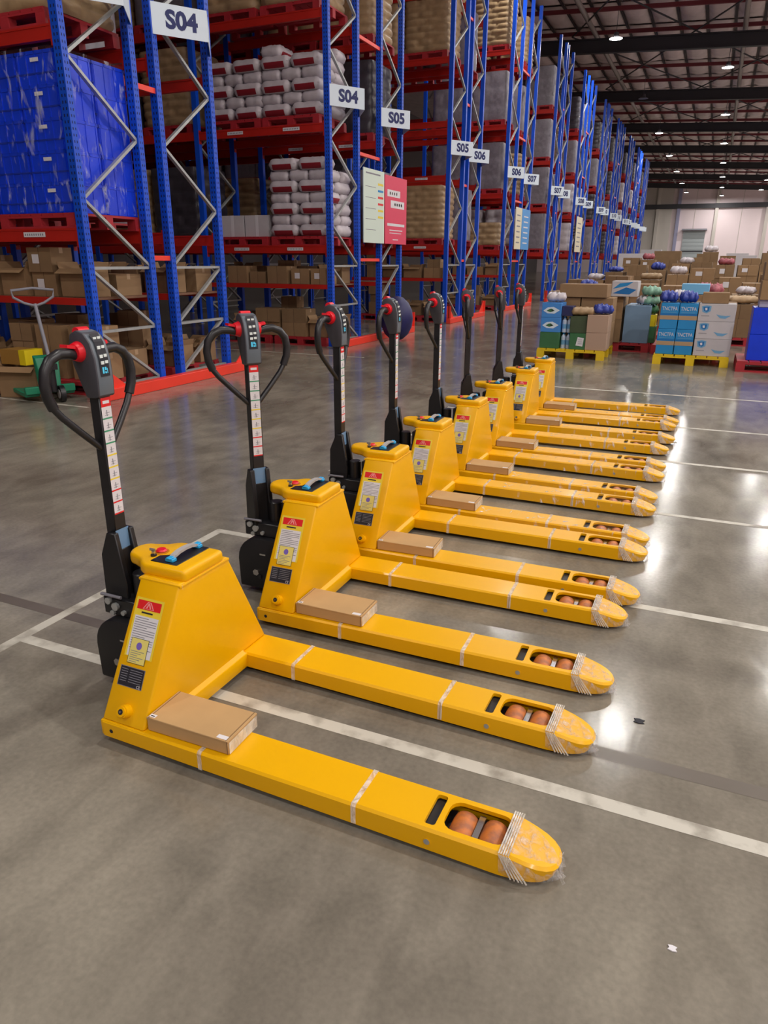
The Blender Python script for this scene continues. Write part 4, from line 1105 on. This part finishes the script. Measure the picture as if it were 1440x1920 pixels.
# ------------------------------------------------------------------ green hand pallet jack by the first rack
H = empty('hand_pallet_jack', (-6.50, 5.66, 0), 'green hand pallet jack with black pump standing before the first rack', 'pallet jack', rz=-0.45)
b = MB(); b.box(-0.02, 0.04, -0.26, 0.26, 0.09, 0.17, GREEN); b.box(-1.1, 0, -0.26, -0.11, 0.06, 0.11, GREEN); b.box(-1.1, 0, 0.11, 0.26, 0.06, 0.11, GREEN); b.obj('fork_frame', H, 0.008, 1)
b = MB(); b.add([(0.02, -0.12, 0.16), (0.02, 0.12, 0.16), (0.10, 0.09, 0.16), (0.10, -0.09, 0.16), (-0.02, -0.13, 0.50), (-0.02, 0.13, 0.50), (0.05, 0.12, 0.47), (0.05, -0.12, 0.47)],
                [(0, 1, 5, 4), (1, 2, 6, 5), (2, 3, 7, 6), (3, 0, 4, 7), (4, 5, 6, 7)], GREEN); b.obj('pump_shield', H, 0.01, 2)
b = MB(); b.cyl((0.14, 0, 0.12), (0.14, 0, 0.42), 0.04, BLKM, 14); b.box(0.05, 0.22, -0.05, 0.05, 0.36, 0.42, BLK); b.obj('pump', H)
for s in (-1, 1):
    b = MB(); b.cyl((0.14, s * 0.05, 0.09), (0.14, s * 0.10, 0.09), 0.09, BLKM, 18); b.cyl((0.14, s * 0.045, 0.09), (0.14, s * 0.105, 0.09), 0.05, GRAX, 14); b.obj('steer_wheel', H)
b = MB(); b.cyl((0.16, 0, 0.42), (-0.08, 0, 1.02), 0.019, INKG, 10)
b.tube([(-0.07, 0, 1.0), (-0.09, 0.10, 1.03), (-0.10, 0.20, 1.09), (-0.10, 0.21, 1.16), (-0.10, 0.0, 1.18), (-0.10, -0.21, 1.16), (-0.10, -0.20, 1.09), (-0.09, -0.10, 1.03)], 0.014, INKG, 8, True); b.obj('handle', H)
# things on the floor next to it
b = carton_mesh(0.46, 0.36, 0.34, opened=True); tag(ob('carton', b, None, (-7.02, 5.82, 0.0), 0.3), 'open-topped brown carton on the floor beside the green hand jack', 'carton')
tag(ob('carton', carton_mesh(0.36, 0.28, 0.20, YBOX), None, (-6.92, 5.86, 0.0), 0.1), 'yellow carton', 'carton') if False else None
b = MB(); b.box(-0.19, 0.19, -0.12, 0.12, 0, 0.16, mat('ochre_box', srgb(160, 118, 50), 0.7)); b.box(0.10, 0.192, -0.122, 0.122, 0.0, 0.162, YBOX); tag(b.obj('ochre_box', loc=(-7.02, 5.80, 0.36)), 'ochre box with yellow end band resting on the open carton', 'box')
o = ob('sack', SKP, None, (-7.42, 5.78, 0.0), 0.2); tag(o, 'pink and white sack on the floor beside the open carton', 'sack')
b = MB()
for k in range(9): b.box(-0.12 + rnd.uniform(-.05, .05), 0.1 + rnd.uniform(-.04, .04), -0.1, 0.1, 0.02 * k, 0.02 * k + 0.018, DARKW if k % 2 else GREYW)
tag(b.obj('folded_bags', loc=(-7.0, 11.65, 1.071)), 'loose grey and blue bags piled on the block two shelf', 'bags') if False else None
# dark blue bagged goods at end of block two
b = MB(); b.ball((0, 0, 0.42), 0.42, mat('navy_bag', srgb(34, 34, 92), 0.5, var=0.3, bump=0.6), 16, (0.75, 0.8, 1.0)); tag(b.obj('bulk_bag', loc=(-5.55, 13.15, 0.0)), 'dark navy bulk bag standing at the end of the second rack block', 'bag')

# ------------------------------------------------------------------ staged pallets in the open area
def cbox(name, w, d, h, mt, loc, label, cat='box', rz=0, extra=None, group=None, bev=0.004):
    T = empty(name, loc, label, cat, group, rz) if extra else None
    b = MB(); b.box(-w / 2, w / 2, -d / 2, d / 2, 0, h, mt)
    if not extra:
        o = b.obj(name, None, bev, 1, loc=loc); o.rotation_euler = (0, 0, rz); return tag(o, label, cat, group)
    b.obj('box_body', T, bev, 1); extra(T, w, d, h); return T
pallet(-1.975, 12.35, 0, PY, 'yellow_pallet', 'yellow pallet carrying green, blue and brown boxes', 'yellow pallets')
pallet(-0.19, 12.35, 0, PY, 'yellow_pallet', 'yellow pallet carrying blue boxes and white boxes', 'yellow pallets')
def eye(T, w, d, h):
    b = MB(); y = -d / 2 - 0.0015
    def fan(pts, mt, e=0): b.add([(x, y - e, z) for x, z in pts], [tuple(range(len(pts)))], mt)
    fan([(-w * 0.42, h * 0.45), (-w * 0.2, h * 0.28), (w * 0.15, h * 0.26), (w * 0.42, h * 0.5), (w * 0.1, h * 0.72), (-w * 0.2, h * 0.68)], SIGNW)
    fan([(-w * 0.25, h * 0.45), (-w * 0.05, h * 0.36), (w * 0.16, h * 0.46), (w * 0.02, h * 0.60), (-w * 0.1, h * 0.58)], GBOX, 0.001)
    fan([(0, h * 0.42), (w * 0.12, h * 0.44), (w * 0.02, h * 0.55)], INK, 0.002); b.obj('print', T)
LB2 = mat('sky_blue_box', srgb(70, 140, 215), 0.45)
for k in range(2): cbox('snack_box', 0.31, 0.40, 0.225, LB2, (-2.32, 12.03, 0.405 + k * 0.227), 'sky-blue box with white and green emblem, %s of two' % ('upper' if k else 'lower'), extra=eye, group='sky-blue boxes')
def wl(T, w, d, h):
    b = MB(); b.add([(-w * .22, -d / 2 - .0015, h * .25), (w * .08, -d / 2 - .0015, h * .2), (w * .12, -d / 2 - .0015, h * .72), (-w * .15, -d / 2 - .0015, h * .78)], [(0, 1, 2, 3)], WHITE)
    for k in range(3): b.box(-w * .12, w * .05, -d / 2 - .003, -d / 2 - .0016, h * (.35 + k * .12), h * (.38 + k * .12), INKG)
    b.obj('label_sticker', T)
cbox('green_box', 0.31, 0.40, 0.25, GBOX, (-2.32, 12.03, 0.152), 'dark green box at the bottom below two sky-blue boxes')
cbox('green_box', 0.36, 0.40, 0.25, GBOX, (-1.82, 12.03, 0.152), 'dark green box with a tilted white label on the yellow pallet', extra=wl)
cbox('green_box', 0.35, 0.36, 0.26, mat('dark_green_carton', srgb(70, 84, 58), 0.6, var=0.2), (-1.84, 12.03, 0.404), 'dark olive carton on the green box with white label')
for k in range(2): cbox('beige_carton', 0.32, 0.42, 0.268, mat('beige_carton', srgb(178, 150, 130), 0.7), (-1.62 + 0.03, 12.03, 0.152 + k * 0.27), 'plain beige carton at the pallet corner, %s of two' % ('upper' if k else 'lower'), group='beige cartons')
# water bottle pack
T = empty('bottle_pack', (-2.075, 11.98, 0.152), 'shrink-wrapped pack of clear bottles between green boxes', 'bottle pack')
WAT = mat('bottle_clear', srgb(190, 205, 225), 0.15, spec=0.8)
for i in range(2):
    for j in range(2):
        for k in range(2):
            x, y, z = (i - 0.5) * 0.08, (j - 0.5) * 0.1, k * 0.25
            b = MB(); b.cyl((x, y, z), (x, y, z + 0.18), 0.037, WAT, 12); b.cyl((x, y, z + 0.18), (x, y, z + 0.22), 0.037, WAT, 12, 0.013); b.cyl((x, y, z + 0.22), (x, y, z + 0.24), 0.014, BBOX, 10); b.cyl((x, y, z + 0.06), (x, y, z + 0.13), 0.0375, SWO, 12)
            b.obj('bottle', T)
cbox('navy_pack', 0.17, 0.25, 0.15, mat('navy_pack', srgb(40, 44, 90), 0.5), (-2.075, 11.98, 0.66), 'navy pack lying on top of the bottle pack')
for i, (x, y, z, me, l) in enumerate(((-2.3, 12.05, 0.862, SKC, 'white plastic bag on top of the sky-blue boxes'), (-1.86, 12.0, 0.668, SKK, 'small brown sack on the olive carton'), (-1.55, 12.05, 0.694, SKB, 'crumpled dark blue sack on the beige cartons'))):
    o = ob('sack', me, None, (x, y, z), 0.2); o.scale = (0.62, 0.8, 0.9); tag(o, l, 'sack')
# further boxes behind the front row
cbox('carton', 0.75, 0.5, 0.20, CART, (-1.93, 12.55, 0.93), 'long brown carton lying across the middle of the mixed pallet', 'carton')
cbox('carton', 0.5, 0.5, 0.39, CART, (-2.22, 12.6, 0.152), 'brown carton at the back of the mixed pallet, bottom inner', 'carton'); cbox('carton', 0.5, 0.5, 0.38, CART, (-2.22, 12.6, 0.545), 'brown carton at the back of the mixed pallet, middle inner', 'carton')
cbox('carton', 0.5, 0.5, 0.39, CART, (-1.70, 12.6, 0.152), 'brown carton at the back of the mixed pallet, bottom outer', 'carton'); cbox('carton', 0.5, 0.5, 0.38, CART, (-1.70, 12.6, 0.545), 'brown carton at the back of the mixed pallet, middle outer', 'carton')
def diag(T, w, d, h):
    b = MB(); y = -d / 2 - 0.0015; b.add([(-w * .45, y, h * .2), (w * .2, y, h * .15), (w * .45, y, h * .45), (w * .05, y, h * .6)], [(0, 1, 2, 3)], BBOXD); b.add([(-w * .45, y, h * .5), (w * .1, y, h * .7), (w * .3, y, h * .95), (-w * .2, y, h * .85)], [(0, 1, 2, 3)], BBOX); b.obj('print', T)
cbox('printed_carton', 0.42, 0.45, 0.25, CARTW, (-1.38, 13.35, 0.92), 'white carton with slanted blue print behind the mixed pallet', 'carton', extra=diag)
pallet(-1.45, 13.75, 0, PR, 'wooden_pallet', 'red pallet behind the mixed yellow pallet', 'red pallets in the open area')
cbox('carton', 0.5, 0.85, 0.385, CART, (-1.64, 13.65, 0.152), 'brown carton low on the red pallet behind the mixed pallet', 'carton'); cbox('carton', 0.5, 0.85, 0.38, CART, (-1.64, 13.65, 0.54), 'brown carton high on the red pallet behind the mixed pallet', 'carton')
cbox('flat_panel_box', 0.42, 0.9, 0.62, mat('greyblue_box', srgb(120, 150, 180), 0.5), (-1.14, 13.72, 0.152), 'grey-blue tall box on the red pallet behind the mixed pallet', 'box'); 
o = ob('sack', SKC, None, (-1.05, 13.6, 0.776), 0.4); o.scale = (0.6, 0.9, 0.9); tag(o, 'white bag on the grey-blue tall box', 'sack')
# right pallet
def bluebox(T, w, d, h):
    b = MB(); y = -d / 2
    b.box(-w / 2 - .0015, w / 2 + .0015, y - .0015, -y + .0015, h * 0.36, h * 0.52, TAPE)
    b.box(-w / 2 - .0012, w / 2 + .0012, y - .0012, y, h * 0.54, h * 0.60, BBOXD); b.obj('tape', T)
    text('lettering', 'TNCTPA', 0.078, frameM((0, y - 0.003, h * 0.78), (1, 0, 0), (0, 0, 1)), WHITE, T, sx=0.72)
    b = MB(); b.box(-w * .38, w * .38, y - .002, y, h * .64, h * .655, SWO); b.obj('print', T)
for i in range(2):
    for k in range(2):
        cbox('blue_carton', 0.252, 0.42, 0.372, BBOX, (-0.565 + i * 0.262 - 0.006 * (1 - k), 12.05, 0.152 + k * 0.374), 'bright blue lettered carton with brown band, %s %s of four' % (('lower', 'upper')[k], ('outer', 'inner')[i]), 'carton', extra=bluebox, group='blue lettered cartons')
def shield(T, w, d, h):
    b = MB(); y = -d / 2 - 0.0015
    def fan(pts, mt, e=0): b.add([(x, y - e, z) for x, z in pts], [tuple(range(len(pts)))], mt)
    fan([(-w * .43, h * .86), (-w * .30, h * .92), (-w * .17, h * .88), (-w * .18, h * .58), (-w * .28, h * .46), (-w * .40, h * .54)], SWO)
    fan([(-w * .39, h * .82), (-w * .22, h * .84), (-w * .23, h * .60), (-w * .28, h * .54), (-w * .36, h * .60)], BBOXD, 0.001)
    fan([(-w * .34, h * .76), (-w * .28, h * .78), (-w * .27, h * .64), (-w * .32, h * .62)], WHITE, 0.002)
    fan([(-w * .02, h * .42), (w * .10, h * .20), (w * .24, h * .18), (w * .38, h * .36), (w * .24, h * .34), (w * .10, h * .36)], SWO)
    b.box(-w * .42, -w * .20, y, y + 0.001, h * .3, h * .33, INKG); b.obj('print', T)
for k in range(3): cbox('white_product_box', 0.50, 0.45, 0.248, CARTW, (0.085, 12.06, 0.152 + k * 0.25), 'pale box with blue shield and curved swoosh, %s of three' % ('bottom', 'middle', 'top')[k], 'box', extra=shield, group='pale shield boxes')
cbox('carton', 0.54, 0.5, 0.37, CART, (-0.44, 12.56, 0.152), 'brown carton behind the lower blue cartons', 'carton'); cbox('carton', 0.54, 0.5, 0.37, CART, (-0.44, 12.56, 0.525), 'brown carton behind the upper blue cartons', 'carton')
cbox('carton', 0.5, 0.5, 0.37, CART, (0.10, 12.58, 0.152), 'brown carton behind the pale shield boxes, lower', 'carton'); cbox('carton', 0.5, 0.5, 0.37, CART, (0.10, 12.58, 0.525), 'brown carton behind the pale shield boxes, upper', 'carton')
cbox('carton', 0.36, 0.34, 0.15, CART, (0.04, 12.1, 0.904), 'low brown carton on top of the pale shield boxes', 'carton')
for i, (x, y, me, l) in enumerate(((-0.60, 12.02, SKB, 'bright blue sack on the outer blue carton'), (-0.33, 12.05, SKB, 'bright blue sack on the inner blue carton'), (-0.46, 12.5, SKC, 'white crumpled sack behind the bright blue sacks'))):
    o = ob('sack', me, None, (x, y, 0.90), 0.1 * i); o.scale = (0.52, 0.9, 1.0); tag(o, l, 'sack')
cbox('light_blue_box', 0.42, 0.4, 0.16, LBOX, (-0.28, 13.35, 0.98), 'light sky-blue flat box behind the blue cartons'); cbox('carton', 0.5, 0.6, 0.82, CART, (-0.28, 13.4, 0.152), 'tall brown carton under the light sky-blue box', 'carton')
pallet(-0.30, 13.62, 0, PR, 'wooden_pallet', 'red pallet behind the blue lettered cartons', 'red pallets in the open area')
# green/yellow stack left of right pallet
pallet(-1.0 - 0.35, 15.45, 0, PR, 'wooden_pallet', 'red pallet under green, yellow and mint goods', 'red pallets in the open area')
cbox('green_box', 0.34, 0.40, 0.27, GBOX, (-1.0, 13.6, 0.152), 'dark green box with white label under the yellow box', extra=wl)
pallet(-0.98, 13.62, 0, PRN, 'wooden_pallet', 'small red pallet under the green box and yellow box', 'red pallets in the open area')
cbox('yellow_box', 0.30, 0.36, 0.19, YBOX, (-1.0, 13.6, 0.424), 'bright yellow box on a green box')
for k in range(3):
    o = ob('sack', SKM if k else SKG, None, (-0.98, 13.6, 0.616 + k * 0.155), 0.15 * k); o.scale = (0.62, 0.9, 0.95); tag(o, ['green sack on the bright yellow box', 'mint sack, lower, above the yellow box', 'mint sack, uppermost above the yellow box'][k], 'sack')
# right edge: blue crate stack
pallet(0.98, 11.95, 0, PR, 'wooden_pallet', 'red pallet under the big blue crates at the picture edge', 'red pallets in the open area')
for k in range(2): cbox('large_blue_crate', 0.62, 0.6, 0.36, CRATE, (0.86, 11.9, 0.152 + k * 0.362), 'large bright blue crate at the edge of view, %s' % ('upper' if k else 'lower'), 'crate', group='large blue crates')
cbox('white_box', 0.5, 0.4, 0.10, CARTW, (0.86, 11.9, 0.878), 'pale flat box on the large blue crates', 'box'); cbox('carton', 0.52, 0.5, 0.26, CART, (0.86, 11.9, 0.98), 'brown carton on the pale flat box at the edge', 'carton'); cbox('carton', 0.46, 0.46, 0.24, CART, (0.84, 11.95, 1.242), 'topmost brown carton at the edge above the blue crates', 'carton')

# field of palletised cartons behind
def field_pallet(x, y, lab, hmax):
    pallet(x, y, 0, PR, 'wooden_pallet', 'red pallet under mixed cartons, %s' % lab, 'red pallets in the open area')
    pick = [CM[0], CM[1], CM[2], CM[4]]; hh = [0.30, 0.26, 0.24, 0.20]; dd = [0.34, 0.30, 0.38, 0.28]; ww = [0.42, 0.36, 0.50, 0.34]
    for ci, dx in enumerate((-0.285, 0.285)):
        z = 0.153; k = 0
        while z < hmax:
            q = rnd.randrange(4); sc = 1.0 + rnd.random() * 0.4
            if z + hh[q] * sc > hmax + 0.12: break
            o = ob('carton', pick[q], None, (x + dx, y + rnd.uniform(-0.02, 0.02), z), rnd.uniform(-0.03, 0.03)); o.scale = (0.545 / ww[q] * rnd.uniform(0.85, 1.0), 0.94 / dd[q], sc)
            tag(o, '%s carton, %s tier, %s stack, %s' % (['plain brown', 'white-labelled brown', 'wide brown', 'taped brown'][q], tier[k], ('inner', 'outer')[ci], lab), 'carton', 'cartons on staged pallets')
            z += hh[q] * sc + 0.001; k += 1
        if rnd.random() < 0.35:
            me, nm = rnd.choice([(SKB, 'blue'), (SKM, 'mint'), (SKP, 'pink'), (SKC, 'white'), (SKK, 'brown'), (SKC, 'white')])
            o = ob('sack', me, None, (x + dx, y - 0.2, z), rnd.uniform(-0.5, 0.5)); o.scale = (rnd.uniform(0.7, 1), 1.0, rnd.uniform(0.9, 1.5))
            tag(o, '%s sack on top of the %s stack, %s' % (nm, ('inner', 'outer')[ci], lab), 'sack', 'sacks on staged pallets')
rows_ = [(15.6, [-2.4, 0.2, 1.5], 0.9), (17.6, [-2.9, -1.7, -0.5, 0.9], 1.0), (20.5, [-3.0, -1.8, -0.6, 0.6, 1.8], 1.2), (24.0, [-3.1, -1.9, -0.7, 0.5, 1.7], 1.45), (29.0, [-2.6, -1.3, 0.0, 1.3, 2.6], 1.75)]
for ri, (y, xs, hm) in enumerate(rows_):
    for ci, x in enumerate(xs):
        field_pallet(x, y, '%s staging row, %s pallet from racks' % (ordn[ri], ordn[ci]), hm * (0.85 if ci == 0 else 1) * rnd.uniform(0.88, 1.08))
for ri, (y, hm) in enumerate([(36.0, 1.8), (46.0, 2.0)]):
    for ci in range(6):
        x = -3.6 + ci * 1.5
        pallet(x, y, 0, PR, 'wooden_pallet', 'red pallet, %s far staging row, %s place from racks' % (ordn[ri], ordn[ci]), 'red pallets in the open area')
        cbox('bulk_carton', 1.1, 1.0, hm * rnd.uniform(0.7, 1.05), CART if ci % 3 else CARTW, (x, y, 0.153), '%s bulk carton, %s far staging row, %s place from racks' % ('brown' if ci % 3 else 'pale', ordn[ri], ordn[ci]), 'carton', group='bulk cartons far back')
